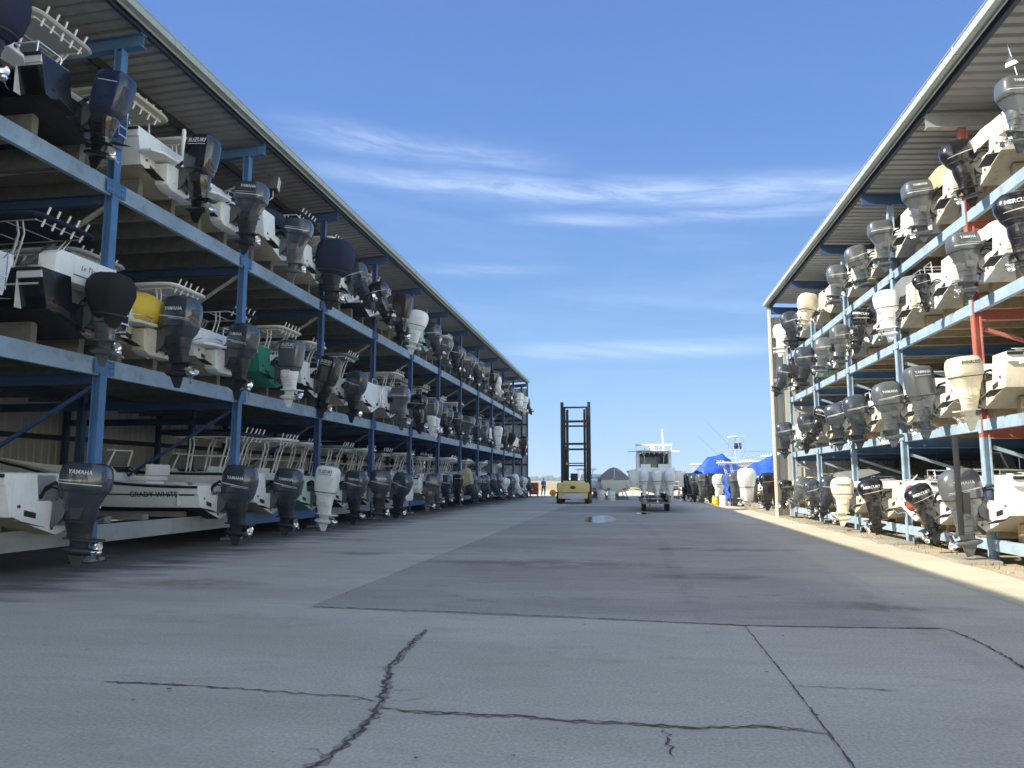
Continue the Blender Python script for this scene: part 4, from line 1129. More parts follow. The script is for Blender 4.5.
# floodlights on the posts of the left rack
def floodlight(x, y, z, label):
    t = thing('floodlight', label, 'floodlight', (x, y, z), .3, 'floodlights along the left roof edge')
    obj('mounting_arm', MB().tube([(-.45, 0, -.5), (-.12, 0, -.5), (0, 0, -.38), (0, 0, -.2)], .025, 8).mesh('mounting_arm', 1, 50), 'steel_galv', t)
    obj('housing', MB().prism([(-.16, -.22), (.12, -.18), (.16, .20), (-.10, .24)], 'y', -.22, .22).mesh('housing', 1, 30, bevel=.02), 'lamp_body', t)
    obj('lens', MB().prism([(.135, -.155), (.145, -.155), (.185, .165), (.175, .165)], 'y', -.19, .19).mesh('lens', 1, 30), 'lamp_glass', t)
floodlight(-10.0, 19.9, 10.0, 'boxy floodlight on an arm beside the second post under the left roof')
floodlight(-10.0, 36.2, 9.75, 'boxy floodlight under the left roof above a white outboard, farther along')

# ------------------------------------------------------------------ ground
def sheet(name, x0, x1, y0, y1, z, m, kind='structure'):
    return struct(name, MB().add([(x0, y0, z), (x1, y0, z), (x1, y1, z), (x0, y1, z)], [(0, 1, 2, 3)]).mesh(name, 1, 0), m, kind)
sheet('ground', -1690, 1690, -150, 1640, -.02, 'dry_grass')
sheet('sandy_lot', -90, 110, 76, 118, -.014, 'sand')
sheet('dirt_ground', 5.0, 45, -25, 82, -.009, 'dirt')
sheet('concrete_yard', -24, 5.6, -28, 76.5, 0, 'concrete')
rg = random.Random(5)
# darker, newer concrete lane with its saw-cut left edge and feathered right edge
pts = [(-4.05, 9.52), (1.2, 9.07), (3.3, 9.2)]
for i in range(1, 24): pts.append((3.4+.5*min(1, i/4)+rg.uniform(-.07, .07), 9.2+i*2.6))
pts += [(3.9, 71), (-4.1, 71)]
struct('concrete_lane', MB().add([(x, y, .004) for x, y in pts], [tuple(range(len(pts)))]).mesh('concrete_lane', 1, 0), 'concrete_dark')
# pale sandy apron along the right rack
pts = [(4.9, -25), (4.9, 78)]+[(6.22+rg.uniform(-.10, .12), 78-i*1.5) for i in range(69)]
struct('concrete_apron', MB().add([(x, y, .004) for x, y in pts], [tuple(reversed(range(len(pts))))]).mesh('concrete_apron', 1, 0), 'concrete_sand')
def crack(path, w, m, z=.008, jit=.02, name='pavement_crack'):
    P = [Vector((x, y, 0)) for x, y in path]; Q = []
    for a, b in zip(P, P[1:]):
        n = max(1, int((b-a).length/.045))
        for i in range(n): Q.append(a+(b-a)*(i/n))
    Q.append(P[-1]); V = []
    for i, p in enumerate(Q):
        d = (Q[min(i+1, len(Q)-1)]-Q[max(0, i-1)]).normalized(); s = Vector((-d.y, d.x, 0))
        ends = min(1, min(i, len(Q)-1-i)/4+.25)
        c = p+s*rg.uniform(-jit, jit)
        a, b = w*ends*rg.uniform(.05, 1)**1.3, w*ends*rg.uniform(.05, 1)**1.3
        V += [(c.x-s.x*a, c.y-s.y*a, z), (c.x+s.x*b, c.y+s.y*b, z)]
    struct(name, MB().add(V, [(2*i, 2*i+1, 2*i+3, 2*i+2) for i in range(len(Q)-1)]).mesh(name, 1, 0), m)
main = [(-2.21, 8.3), (-2.16, 7.32), (-2.08, 6.61), (-1.9, 5.94), (-1.84, 5.62), (-1.77, 5.25), (-1.75, 4.76), (-1.77, 4.48), (-1.85, 4.1), (-1.9, 3.2), (-1.8, 2.3)]
crack(main, .055, 'crack_fill', .006, .03); crack(main, .022, 'crack_dark', .010, .025)
for k in range(9):
    i_ = rg.randint(1, 8); p_ = main[i_]; a_ = rg.uniform(-.8, .8)+(0 if rg.random() < .5 else PI); l_ = rg.uniform(.1, .35)
    crack([p_, (p_[0]+l_*.5*math.cos(a_), p_[1]+l_*.5*math.sin(a_)+.05), (p_[0]+l_*math.cos(a_+.3), p_[1]+l_*math.sin(a_+.3)+.05)], .012, 'crack_fill', .007, .012)
crack([(-4.19, 5.82), (-3.8, 5.82), (-3.19, 5.8), (-2.5, 5.73), (-2.1, 5.71), (-1.85, 5.62)], .018, 'crack_dark')
crack([(-4.19, 5.82), (-3.8, 5.82), (-3.4, 5.81)], .03, 'crack_fill', .006)
r_ = [(-1.79, 5.48), (-1.63, 5.43), (-1.34, 5.41), (-.94, 5.4), (-.79, 5.44), (-.44, 5.37), (.02, 5.37), (.4, 5.35), (.8, 5.45), (1.04, 5.43), (1.21, 5.34)]
crack(r_, .016, 'crack_dark', .010); crack(r_, .035, 'crack_fill', .006)
crack([(.18, 5.33), (.19, 5.14), (.21, 4.96), (.22, 4.76)], .012, 'crack_dark', jit=.03)
crack([(1.22, 6.51), (1.49, 6.52), (1.78, 6.51), (2.02, 6.49)], .013, 'crack_dark')
jt = [(-4.07, 9.54), (-2.61, 9.46), (-.87, 9.31), (.28, 9.16), (1.2, 9.06), (2.32, 9.11), (3.32, 9.21)]
crack(jt, .020, 'crack_dark', .010, .012); crack([(3.32, 9.21), (3.37, 8.84), (3.37, 8.26), (3.29, 7.45), (3.35, 6.6)], .02, 'crack_dark')
crack([(1.2, 9.06), (1.21, 6.63), (1.2, 4.78), (1.2, 2.0)], .011, 'crack_dark', .010, .003)
for y, a, b in ((14.2, -4.0, 3.7), (18.9, -4.0, 4.4), (23.9, -4, 4.0), (29.5, -4.1, 4.0), (36.0, -4.1, 4), (43, -4.1, 4)):
    crack([(a+(b-a)*i/7, y+rg.uniform(-.12, .12)) for i in range(8)], .016, 'crack_fill', .010, .02)
crack([(-9.4, 13.2), (-6.9, 13.05), (-5.4, 13.1), (-4.1, 13.05)], .014, 'crack_fill')
crack([(-9.5, 21.2), (-6.5, 21.0), (-4.1, 21.1)], .014, 'crack_fill')
crack([(-4.05, 9.55), (-4.1, 30), (-4.1, 70)], .012, 'crack_dark', .010, .006)
def stain_mat(name, col, amt, sc_, lo_, hi_, stretch=(1, 1, 1)):
    m, nt, b = new_mat(name); L = nt.links.new
    geo = N(nt, 'ShaderNodeNewGeometry'); mp = N(nt, 'ShaderNodeMapping'); mp.inputs['Scale'].default_value = stretch; L(geo.outputs['Position'], mp.inputs['Vector'])
    n = N(nt, 'ShaderNodeTexNoise', Scale=sc_, Detail=8., Roughness=.68); L(mp.outputs[0], n.inputs['Vector'])
    uv = N(nt, 'ShaderNodeVertexColor'); uv.layer_name = 'edge'
    r = N(nt, 'ShaderNodeMapRange', interpolation_type='SMOOTHSTEP'); r.inputs[1].default_value = lo_; r.inputs[2].default_value = hi_; r.inputs[4].default_value = amt; L(n.outputs['Fac'], r.inputs[0])
    mu = N(nt, 'ShaderNodeMath', operation='MULTIPLY'); L(r.outputs[0], mu.inputs[0]); L(uv.outputs['Color'], mu.inputs[1])
    L(mu.outputs[0], b.inputs['Alpha']); b.inputs['Base Color'].default_value = col+(1,); b.inputs['Roughness'].default_value = .8
stain_mat('tyre_rub', (.08, .075, .07), .10, 1.6, .32, .7)
stain_mat('oil_dark', (.07, .065, .06), .30, 1.5, .34, .62)
stain_mat('worn_pale', (.66, .60, .51), .32, 2.2, .40, .70)
def edged(name, rows, m):
    # rows of points, outermost rows fade out through the 'edge' attribute
    nr, nc = len(rows), len(rows[0]); mb = MB().loft(rows, cap=False, closed=False); me = mb.mesh(name, 1, 0)
    a = me.color_attributes.new('edge', 'FLOAT_COLOR', 'POINT')
    for i in range(nr):
        for k in range(nc):
            v = 0. if k in (0, nc-1) or i in (0, nr-1) else 1.
            a.data[i*nc+k].color = (v, v, v, 1)
    struct(name, me, m)
for x0, bend, ya, yb in ((.9, -1.1, 8, 34), (3.1, .6, 7, 24)):
    edged('tyre_mark', [[(x0+bend*((y-ya)/(yb-ya))**2+.12*math.sin(y*.3+x0)+o_, y, .0145) for o_ in (-.17, -.10, .10, .17)] for y in [ya+(yb-ya)*q_/40 for q_ in range(41)]], 'tyre_rub')
for cx, cy, rx, ry, m_ in ((-1.6, 15.0, 2.5, 1.1, 'oil_dark'), (1.2, 13.4, 1.3, .45, 'oil_dark'), (-6.8, 11.2, 1.6, .7, 'oil_dark'), (-5.6, 16.5, 1.4, .5, 'oil_dark'), (2.7, 6.0, .8, .4, 'worn_pale'), (-.6, 7.4, 1.3, .5, 'worn_pale'), (-4.6, 8.6, 1.6, .6, 'worn_pale'), (.4, 4.4, 1.0, .3, 'worn_pale'), (-2.9, 4.5, .8, .3, 'worn_pale'), (1.7, 18.5, 2.2, .6, 'oil_dark'), (-7.6, 20, 1.2, .6, 'oil_dark'), (3.2, 10.6, 1.2, .5, 'oil_dark'), (-.2, 22, 2.6, .6, 'worn_pale')):
    rr = [0, .45, .75, 1.0]; pts_ = []
    ph = [rg.random()*6 for _ in range(3)]
    ring_ = lambda f: [(cx+f*rx*math.cos(a)*(1+.16*math.sin(2*a+ph[0])+.1*math.sin(5*a+ph[1])), cy+f*ry*math.sin(a)*(1+.14*math.sin(3*a+ph[2])), .0175) for a in [2*PI*q_/36 for q_ in range(37)]]
    mb = MB().loft([ring_(f) for f in (.02, .4, .7, 1.0)], cap=False, closed=False); me = mb.mesh('oil_stain' if m_ == 'oil_dark' else 'worn_patch', 1, 0)
    a_ = me.color_attributes.new('edge', 'FLOAT_COLOR', 'POINT')
    for i_, v_ in enumerate((1, .9, .6, 0)):
        for q_ in range(37): a_.data[i_*37+q_].color = (v_, v_, v_, 1)
    struct('oil_stain' if m_ == 'oil_dark' else 'worn_patch', me, m_)
# small chips and litter of leaves on the slab
mb = MB()
for i in range(170):
    y = 3.0+rg.random()*14; x = rg.gauss(-2.5, 3.5); r = .005+.022*rg.random()**3
    if x > 4.6 or x < -9: continue
    n = rg.randint(4, 6); a0 = rg.random()*6; mb.add([(x+r*rg.uniform(.6, 1.3)*math.cos(a0+2*PI*k/n), y+r*rg.uniform(.5, 1.2)*math.sin(a0+2*PI*k/n), .012+r*.25) for k in range(n)], [tuple(range(n))])
struct('debris', mb.mesh('debris', 1, 0), 'crack_dark', 'stuff')
# concrete pads and rubble strip along the foot of the right rack
mb = MB()
for i in range(90):
    y = rg.uniform(9, 36); x = rg.uniform(6.15, 8.2); r = .015+.06*rg.random()**2
    mb.ball((x, y, r*.2-.005), r, r*rg.uniform(.6, 1.2), r*.5, 0, 6, 3)
struct('gravel', mb.mesh('gravel', 1, 0), 'dirt', 'stuff')
mb = MB()
for i in range(200):
    y = rg.uniform(9, 36); x = 6.3+abs(rg.gauss(0, .7)); h = rg.uniform(.05, .16); a = rg.random()*6.28; w = .012
    dx, dy = rg.uniform(-.06, .06), rg.uniform(-.06, .06)
    mb.add([(x-w*math.cos(a), y-w*math.sin(a), -.009), (x+w*math.cos(a), y+w*math.sin(a), -.009), (x+dx, y+dy, h)], [(0, 1, 2)])
paint('weed', (.16, .17, .05), .9, var=.3)
struct('weeds', mb.mesh('weeds', 1, 0), 'weed', 'stuff')
for j in range(4):
    y = RY[j+3]; x = 6.15
    mb = MB().prism([(x+rg.uniform(-.1, 0), y-.5), (x+.75, y-.62), (x+.8, y+.55), (x+.1, y+.6)], 'z', -.05, .075)
    tag(obj('concrete_pad', mb.mesh('concrete_pad', 1, 30, bevel=.02), 'footing'), ['rough concrete pad at the foot of the red post', 'rough concrete pad at the foot of the second visible right post', 'rough concrete pad at the foot of the third visible right post', 'rough concrete pad at the foot of the fourth visible right post'][j], 'concrete pad', 'concrete pads under the right posts')
# puddle
def blob(cx, cy, rx, ry, seed, n=40):
    q = random.Random(seed); ph = [q.random()*6 for _ in range(4)]
    return [(cx+rx*math.cos(a)*(1+.13*math.sin(2*a+ph[0])+.09*math.sin(3*a+ph[1])+.05*math.sin(7*a+ph[2])), cy+ry*math.sin(a)*(1+.1*math.sin(3*a+ph[3])+.06*math.sin(5*a+ph[1])), .013) for a in [2*PI*k/n for k in range(n)]]
for i, (cx, cy, rx, ry) in enumerate([(-1.33, 32.4, .60, 3.3), (.55, 37.9, .35, 1.0)]):
    P_ = blob(cx, cy, rx, ry, i+3); struct('puddle', MB().add(P_, [tuple(range(len(P_)))]).mesh('puddle', 1, 0), 'puddle_water')

# ------------------------------------------------------------------ forklift at the end of the aisle
t = thing('boat_forklift', 'yellow marina forklift with tall black mast parked at the aisle end', 'forklift', (-3.95, 52.3, 0))
mb = MB()
mb.prism([(-1.08, .78), (1.08, .78), (1.08, 1.34), (1.0, 1.42), (-1.0, 1.42), (-1.08, 1.34)], 'y', 0, .9)
mb.prism([(-.98, .35), (.98, .35), (1.02, .78), (-1.02, .78)], 'y', .12, .8)
cw = obj('counterweight', mb.mesh('counterweight', 1, 30, bevel=.05), 'truck_yellow', t)
obj('emblem', MB().loft([[(.2*math.cos(2*PI*k/20), y, 1.1+.11*math.sin(2*PI*k/20)) for k in range(20)] for y in (-.004, .01)]).mesh('emblem', 1, 30), 'decal_black', cw)
obj('rear_plate', MB().box(-.72, .72, .06, .11, .36, .70).mesh('rear_plate', 1, 30, bevel=.01), 'plate_lilac', t)
obj('chassis', MB().prism([(0, .35), (2.9, .35), (3.1, .5), (3.1, 1.2), (2.2, 1.3), (1.0, 1.55), (.9, 1.3), (0.9, .5)], 'x', -.75, .75).mesh('chassis', 1, 30, bevel=.03), 'truck_yellow', t)
for y, r in ((.55, .42), (2.75, .58)):
    for s in (-1, 1):
        w = obj('wheel', MB().loft([[(s*x, y+q*math.cos(2*PI*k/24), r+q*math.sin(2*PI*k/24)) for k in range(24)] for x, q in [(.78, r*.6), (.78, r*.94), (.82, r), (1.08, r), (1.12, r*.94), (1.12, r*.6)]]).mesh('wheel', 1, 40), 'tyre', t)
        obj('rim', MB().loft([[(s*x, y+q*math.cos(2*PI*k/20), r+q*math.sin(2*PI*k/20)) for k in range(20)] for x, q in [(1.09, r*.58), (1.125, r*.58), (1.10, r*.25), (1.14, r*.2)]]).mesh('rim', 1, 40), 'truck_yellow', w)
mb = MB()
for s in (-1, 1):
    mb.box(s*.70, s*.78, 1.25, 1.33, 1.5, 2.6); mb.box(s*.70, s*.78, 2.3, 2.38, 1.3, 2.6)
for i in range(9): mb.box(-.70, .70, 1.26+.13*i, 1.30+.13*i, 2.57, 2.62)
mb.box(-.78, .78, 1.25, 1.33, 2.56, 2.64); mb.box(-.78, .78, 2.3, 2.38, 2.56, 2.64)
obj('overhead_guard', mb.mesh('overhead_guard', 1, 30), 'mast_black', t)
mb = MB(); mb.box(-.26, .26, 1.35, 1.85, 1.5, 1.62); mb.box(-.25, .25, 1.28, 1.38, 1.6, 2.05)
obj('operator_seat', mb.mesh('operator_seat', 1, 30, bevel=.03), 'rubber_black', t)
mb = MB(); ym = 3.2
for s in (-1, 1):
    mb.box(s*.86, s*1.08, ym, ym+.12, .15, 7.2); mb.box(s*.92, s*1.06, ym+.12, ym+.34, .15, 7.2)
    mb.box(s*.74, s*.88, ym+.14, ym+.32, .2, 6.85)
    mb.box(s*.54, s*.70, ym+.36, ym+.52, .2, 6.7)
    mb.tube([(s*.66, ym+.1, .3), (s*.66, ym+.1, 4.0)], .07, 10); mb.tube([(s*.66, ym+.1, 4.0), (s*.66, ym+.1, 6.5)], .04, 8)
    mb.obox((s*.80, 2.6, .9), (s*.98, ym, 1.2), .1, .1)
obj('mast_channels', mb.mesh('mast_channels', 1, 30), 'mast_black', t)
for z, hh in ((6.75, .12), (5.72, .16), (5.40, .12), (4.10, .16), (3.72, .14), (2.75, .08)):
    mb = MB().box(-.92 if hh > .08 else -.6, .92 if hh > .08 else .6, ym+.02, ym+.11, z, z+hh); obj('crossbar', mb.mesh('crossbar', 1, 0), 'mast_black', t)
mb = MB()
for s in (-1, 1): mb.prism([(ym+.5, .25), (ym+.62, .25), (ym+.62, 1.5), (ym+.5, 1.5)], 'x', s*.5, s*.68); mb.prism([(ym+.5, .20), (ym+3.2, .20), (ym+3.2, .25), (ym+.5, .32)], 'x', s*.5, s*.68)
for z in (.6, 1.3): mb.box(-1.0, 1.0, ym+.46, ym+.50, z, z+.14)
obj('fork_carriage', mb.mesh('fork_carriage', 1, 0), 'mast_black', t)
obj('beacon', MB().loft([[(-.5+q*math.cos(2*PI*k/12), 1.3+q*math.sin(2*PI*k/12), z) for k in range(12)] for z, q in [(2.64, .07), (2.78, .065), (2.82, .03)]]).mesh('beacon', 1, 40), 'orange_plastic', t)

# ------------------------------------------------------------------ boats in the yard beyond
G_Y = 'boats standing in the yard beyond the racks'
def trailer(x, y, rz, label, Ln=7.5, zt=.55):
    t = thing('boat_trailer', label, 'trailer', (x, y, 0), rz)
    mb = MB()
    for s in (-1, 1):
        mb.box(s*.62, s*.72, .4, Ln, zt-.12, zt); mb.obox((s*.67, Ln-.05, zt-.06), (0, Ln+1.6, zt-.06), .1, .1)
    for y_ in (.6, 2.2, 4.2, 6.2): mb.box(-.72, .72, y_, y_+.1, zt-.22, zt-.121)
    mb.box(-.04, .04, Ln+1.3, Ln+1.4, 0.0, zt)
    obj('frame', mb.mesh('frame', 1, 0), 'steel_galv', t)
    for y_ in (1.7, 2.55):
        for s in (-1, 1):
            w = obj('wheel', MB().loft([[(s*xx, y_+q*math.cos(2*PI*k/20), .33+q*math.sin(2*PI*k/20)) for k in range(20)] for xx, q in [(.5, .2), (.5, .31), (.53, .33), (.67, .33), (.7, .31), (.7, .2)]]).mesh('wheel', 1, 40), 'tyre', t)
            obj('rim', MB().loft([[(s*xx, y_+q*math.cos(2*PI*k/14), .33+q*math.sin(2*PI*k/14)) for k in range(14)] for xx, q in [(.67, .19), (.705, .19), (.69, .05)]]).mesh('rim', 1, 40), 'steel_galv', w)
    for s in (-1, 1):
        obj('bunk', MB().box(s*.45, s*.60, .3, Ln-1, zt+.002, zt+.27).mesh('bunk', 1, 0), 'bunk_wood', t)
    return t
e3 = []
for xx in (-.63, 0, .63):
    e = E('white', s=.92, tilt=-2, steer=0, hose=False)[0]; e['x'] = xx; e['col'] = 'eng_white'; e3.append(e)
cb = boat((1.22, 39.6, .88), .02, dict(size='XL', side=W, tran=W, bottom='bottom_olive', kind='cc', top='ttop', topmat='gel_cream', framemat='rail_steel', eng=e3), 'pale grey centre console with three white outboards parked mid aisle', G_Y)
obj('helm_enclosure', MB().prism([(2.35, 1.0), (3.75, 1.0), (3.6, 1.75), (3.35, 2.12), (2.4, 2.12)], 'x', -.74, .74).mesh('helm_enclosure', 1, 30, bevel=.03), 'tinted_plexi', cb)
hb = MB()
for s_ in (-1, 1):
    hb.box(s_*.76, s_*.92, 2.25, 2.45, .4, TZ-.02); hb.box(s_*.76, s_*.92, 3.5, 3.7, .4, TZ-.02); hb.box(s_*.2, s_*.72, 1.75, 2.3, .4, 1.55)
hb.box(-.95, .95, .55, 1.0, .36, 1.35)
obj('tower_legs', hb.mesh('tower_legs', 1, 30, bevel=.02), W, cb)
obj('radar', MB().loft([[(.16*math.cos(2*PI*k/16), 2.7+.16*math.sin(2*PI*k/16), z) for k in range(16)] for z in (TZ+.09, TZ+.34)]).box(-.95, .95, 2.63, 2.77, TZ+.345, TZ+.45).mesh('radar', 1, 30), 'gel_cream', cb)
ob = MB()
for s in (-1, 1):
    ob.tube([(s*.7, 2.6, TZ+.05), (s*1.35, 2.2, TZ+.02)], .035, 6); ob.tube([(s*.9, 2.2, TZ-.1), (s*.95, 2.1, TZ+.45)], .02, 6)
obj('outrigger_base', ob.mesh('outrigger_base', 1, 50), 'alu_white', cb)
trailer(1.22, 39.4, .02, 'galvanised trailer under the boat with three white outboards', 7.5, .62)

def cradle(x, y, rz, label, Ln=6):
    t = thing('boat_cradle', label, 'cradle', (x, y, 0), rz, 'cradles under the yard boats')
    for y_ in (.6, Ln*.55):
        obj('cross_timber', MB().box(-1.0, 1.0, y_-.15, y_+.15, 0.0, .22).mesh('cross_timber', 1, 0), 'bunk_wood', t)
        obj('keel_block', MB().box(-.2, .2, y_-.2, y_+.2, .222, .61).mesh('keel_block', 1, 0), 'bunk_wood', t)
        for s in (-1, 1): obj('prop', MB().tube([(s*.9, y_, .2), (s*.72, y_, .86)], .04, 6).mesh('prop', 1, 0), 'steel_galv', t)
    return t
def yardboat(x, y, rz, spec, label, z=.62):
    b = boat((x, y, z), rz, spec, label, G_Y); return b
def tarp(name, rows, m, label):
    q = random.Random(label); F = 5; nr = (len(rows)-1)*F+1; nc = (len(rows[0])-1)*F+1; G = []
    ph = [q.random()*6 for _ in range(4)]
    for i in range(nr):
        a = min(i//F, len(rows)-2); u = i/F-a; r = []
        for k in range(nc):
            b_ = min(k//F, len(rows[0])-2); v = k/F-b_
            p = (Vector(rows[a][b_])*(1-v)+Vector(rows[a][b_+1])*v)*(1-u)+(Vector(rows[a+1][b_])*(1-v)+Vector(rows[a+1][b_+1])*v)*u
            w_ = .05*math.sin(i*.9+k*.35+ph[0])+.035*math.sin(k*1.3-i*.4+ph[1])+.02*math.sin(i*2.1+k*1.7+ph[2])
            r.append((p.x+w_*.7+q.uniform(-.015, .015), p.y+q.uniform(-.015, .015), p.z+w_+q.uniform(-.015, .015)))
        G.append(r)
    mb = MB().loft(G, cap=False, closed=False)
    o = obj(name, mb.mesh(name, 1, 60), m); tag(o, label, 'tarp', 'blue tarps over yard boats')
    md = o.modifiers.new('thickness', 'SOLIDIFY'); md.thickness = .02; md.offset = 1
    return o
def tarp_over(cx, cy, rz, prof, w, hang, label):
    # ridge profile along the hull (y, height); draped to both sides
    R = Matrix.Rotation(rz, 3, 'Z'); rows = []
    for y, h in prof:
        r = []
        for u, f in ((-1.02, -hang), (-1, -.25), (-.7, .35), (-.35, .75), (0, 1), (.35, .75), (.7, .35), (1, -.25), (1.02, -hang)):
            zz = 1.80+(h*1.15*f if f > 0 else f)
            p = R @ Vector((u*w, y, 0)); r.append((cx+p.x, cy+p.y, zz))
        rows.append(r)
    return tarp('blue_tarp', rows, 'tarp_blue', label)
# row of sterns along the sunlit edge past the right rack
yardboat(4.6, 60.0, -1.15, dict(size='L', side=W, bottom='bottom_black', kind='open', eng=[dict(E('suz', s=1.1)[0], x=-.45), dict(E('suz', s=1.1)[0], x=.45)]), 'white boat with black and dark grey outboards under a peaked blue tarp')
cradle(4.6, 60.0, -1.15, 'cradle under the boat with peaked blue tarp')
tarp_over(4.6, 60.0, -1.15, [(.3, .5), (1.2, 1.3), (2.4, 1.5), (4, .7), (6, .35), (7.8, .3)], 1.28, .75, 'peaked blue tarp over a white boat behind the parked centre console')
yardboat(5.4, 56.5, -1.2, dict(size='M', side='gel_grey', bottom='bottom_grey', kind='cc', eng=E('yold', s=1.15)), 'pale grey boat with big grey outboard in the yard row')
cradle(5.4, 56.5, -1.2, 'cradle under the pale grey yard boat')
yardboat(6.1, 53.0, -1.2, dict(size='M', side=W, bottom='bottom_tan', kind='open', eng=E('white', s=1.05)), 'white boat with white outboard between grey and tarped boats')
cradle(6.1, 53.0, -1.2, 'cradle under the white boat between grey and tarped boats')
yardboat(6.75, 49.6, -1.25, dict(size='L', side='gel_grey', bottom='bottom_grey', kind='open', eng=E('yold', s=1.15)), 'pale grey boat under the long sloping blue tarp')
cradle(6.75, 49.6, -1.25, 'cradle under the boat with long sloping blue tarp')
tarp_over(6.75, 49.6, -1.25, [(-.2, .25), (.6, .6), (1.3, .9), (2.2, 1.2), (3.4, 1.5), (5, 1.7), (7.0, 1.4)], 1.28, .5, 'long sloping blue tarp beside the sunlit rack end')
tarp('blue_tarp', [[(5.85+.12*math.sin(k*1.3)+.04*i, 49.5+.30*k, 1.85-.46*i) for k in range(7)] for i in range(5)], 'tarp_blue', 'blue tarp hanging straight down over an outboard near the rack end')
yardboat(7.0, 46.0, -1.35, dict(size='M', side=W, bottom='bottom_tan', kind='open', eng=E('white', cowl='bagtall', col='canvas_white', s=1.22)), 'white boat with tall white wrapped outboard beside the rack end', .75)
cradle(7.0, 46.0, -1.35, 'cradle under the boat with white wrapped outboard')
yardboat(7.6, 43.0, -1.35, dict(size='M', side='gel_red', bottom='bottom_black', kind='open', eng=E('merc', s=1.1)), 'red boat with black outboard just past the right rack')
cradle(7.6, 43.0, -1.35, 'cradle under the red boat')
yardboat(5.0, 58.2, -1.2, dict(size='M', side=W, bottom='bottom_grey', kind='cc', top='ttop', topmat='canvas_white', eng=E('ymod', s=1.1)), 'white boat with white T-top and dark outboard in the yard row')
cradle(5.0, 58.2, -1.2, 'cradle under the white T-top yard boat')
yardboat(5.75, 54.8, -1.2, dict(size='M', side=W, bottom='bottom_black', kind='wa', top='hardtop', topmat=W, eng=E('suz', s=1.05)), 'white hardtop boat with black outboard in the yard row')
cradle(5.75, 54.8, -1.2, 'cradle under the white hardtop yard boat')
yardboat(6.5, 51.1, -1.2, dict(size='M', side='gel_grey', bottom='bottom_tan', kind='ds', eng=E('yold', s=1.05)), 'pale grey boat with windscreen beside the white buckets')
cradle(6.5, 51.1, -1.2, 'cradle under the pale grey boat with windscreen')
yardboat(4.2, 66.0, -.6, dict(size='L', side=W, bottom='bottom_teal', kind='wa', top='hardtop', topmat=W, eng=None), 'white hardtop cruiser behind the peaked blue tarp')
cradle(4.2, 66.0, -.6, 'cradle under the white hardtop cruiser')
yardboat(8.6, 57.5, -.9, dict(size='L', side=W, bottom='bottom_grey', kind='cc', top='ttop', topmat=W, ant=True, eng=E('white', s=1.1)), 'white T-top boat standing behind the long sloping tarp', 1.1)
cradle(8.6, 57.5, -.9, 'cradle under the T-top boat behind the sloping tarp')
yardboat(6.2, 70.0, -.5, dict(size='XL', side=W, bottom='bottom_black', kind='wa', top='hardtop', topmat=W, rail=True, eng=None), 'long white cabin cruiser farthest back in the yard cluster', 1.0)
cradle(6.2, 70.0, -.5, 'cradle under the farthest white cabin cruiser', 7)
yardboat(-2.7, 69.0, .2, dict(size='M', side=W, bottom='bottom_white', kind='wa', rail=True, eng=None), 'small white cabin boat left of the covered boat', .45)
cradle(-2.7, 69.0, .2, 'cradle under the small white cabin boat')
# sport fisher with tower behind the row
sx, sy = 6.5, 64.0
sf = boat((sx, sy, .7), -.9, dict(size='XXL', side=W, bottom='bottom_black', kind='wa', top=None, eng=None, pod=False), 'big white sport fishing boat with metal tuna tower and outriggers', G_Y)
mb = MB().prism([(2.5, 1.4), (7.0, 1.4), (6.2, 2.5), (5.0, 2.75), (2.6, 2.75)], 'x', -1.2, 1.2)
obj('cabin', mb.mesh('cabin', 1, 30, bevel=.08), W, sf)
mb = MB()
for s in (-1, 1): mb.prism([(2.9, 1.95), (5.9, 1.95), (5.5, 2.45), (2.9, 2.5)], 'x', s*1.195, s*1.21)
mb.add([(-1.0, 6.42, 2.05), (1.0, 6.42, 2.05), (.95, 6.02, 2.45), (-.95, 6.02, 2.45)], [(0, 1, 2, 3)])
obj('cabin_window', mb.mesh('cabin_window', 1, 0), 'tinted_plexi', sf)
obj('flybridge_top', MB().prism([(2.0, 2.95), (6.4, 2.95), (6.6, 3.02), (6.4, 3.10), (2.0, 3.10)], 'x', -1.45, 1.45).mesh('flybridge_top', 1, 30, bevel=.02), W, sf)
mb = MB()
for s in (-1, 1):
    for y in (2.6, 4.6): mb.tube([(s*1.2, y, 3.0), (s*.85, y+(3.6-y)*.45, 4.6), (s*.55, y+(3.6-y)*.6, 5.9)], .035, 6)
    for z, w_, a, b_ in ((3.7, 1.03, 2.85, 4.35), (4.6, .85, 3.05, 4.15), (5.3, .7, 3.1, 4.05)): mb.tube([(s*w_, a, z), (s*w_, b_, z)], .03, 6)
    mb.tube([(s*1.2, 2.6, 3.0), (s*.85, 4.15, 4.6)], .025, 6); mb.tube([(s*.85, 3.05, 4.6), (s*.6, 4.0, 5.9)], .025, 6)
for z, w_, y in ((3.7, 1.03, 2.85), (4.6, .85, 3.05), (5.3, .7, 3.1), (4.6, .85, 4.15), (5.9, .55, 3.2)): mb.tube([(-w_, y, z), (w_, y, z)], .03, 6)
tw = obj('tuna_tower', mb.mesh('tuna_tower', 1, 50), 'rail_steel', sf)
obj('tower_roof', MB().prism([(-.75, 2.9), (.75, 2.9), (.75, 4.3), (-.75, 4.3)], 'z', 5.95, 6.05).mesh('tower_roof', 1, 30, bevel=.02), W, tw)
obj('tower_controls', MB().box(-.4, .4, 3.6, 3.9, 4.65, 5.3).ball((.3, 3.2, 4.9), .28, .28, .3).mesh('tower_controls', 1, 40), 'canvas_navy', tw)
RW = Matrix.Rotation(.9, 3, 'Z')
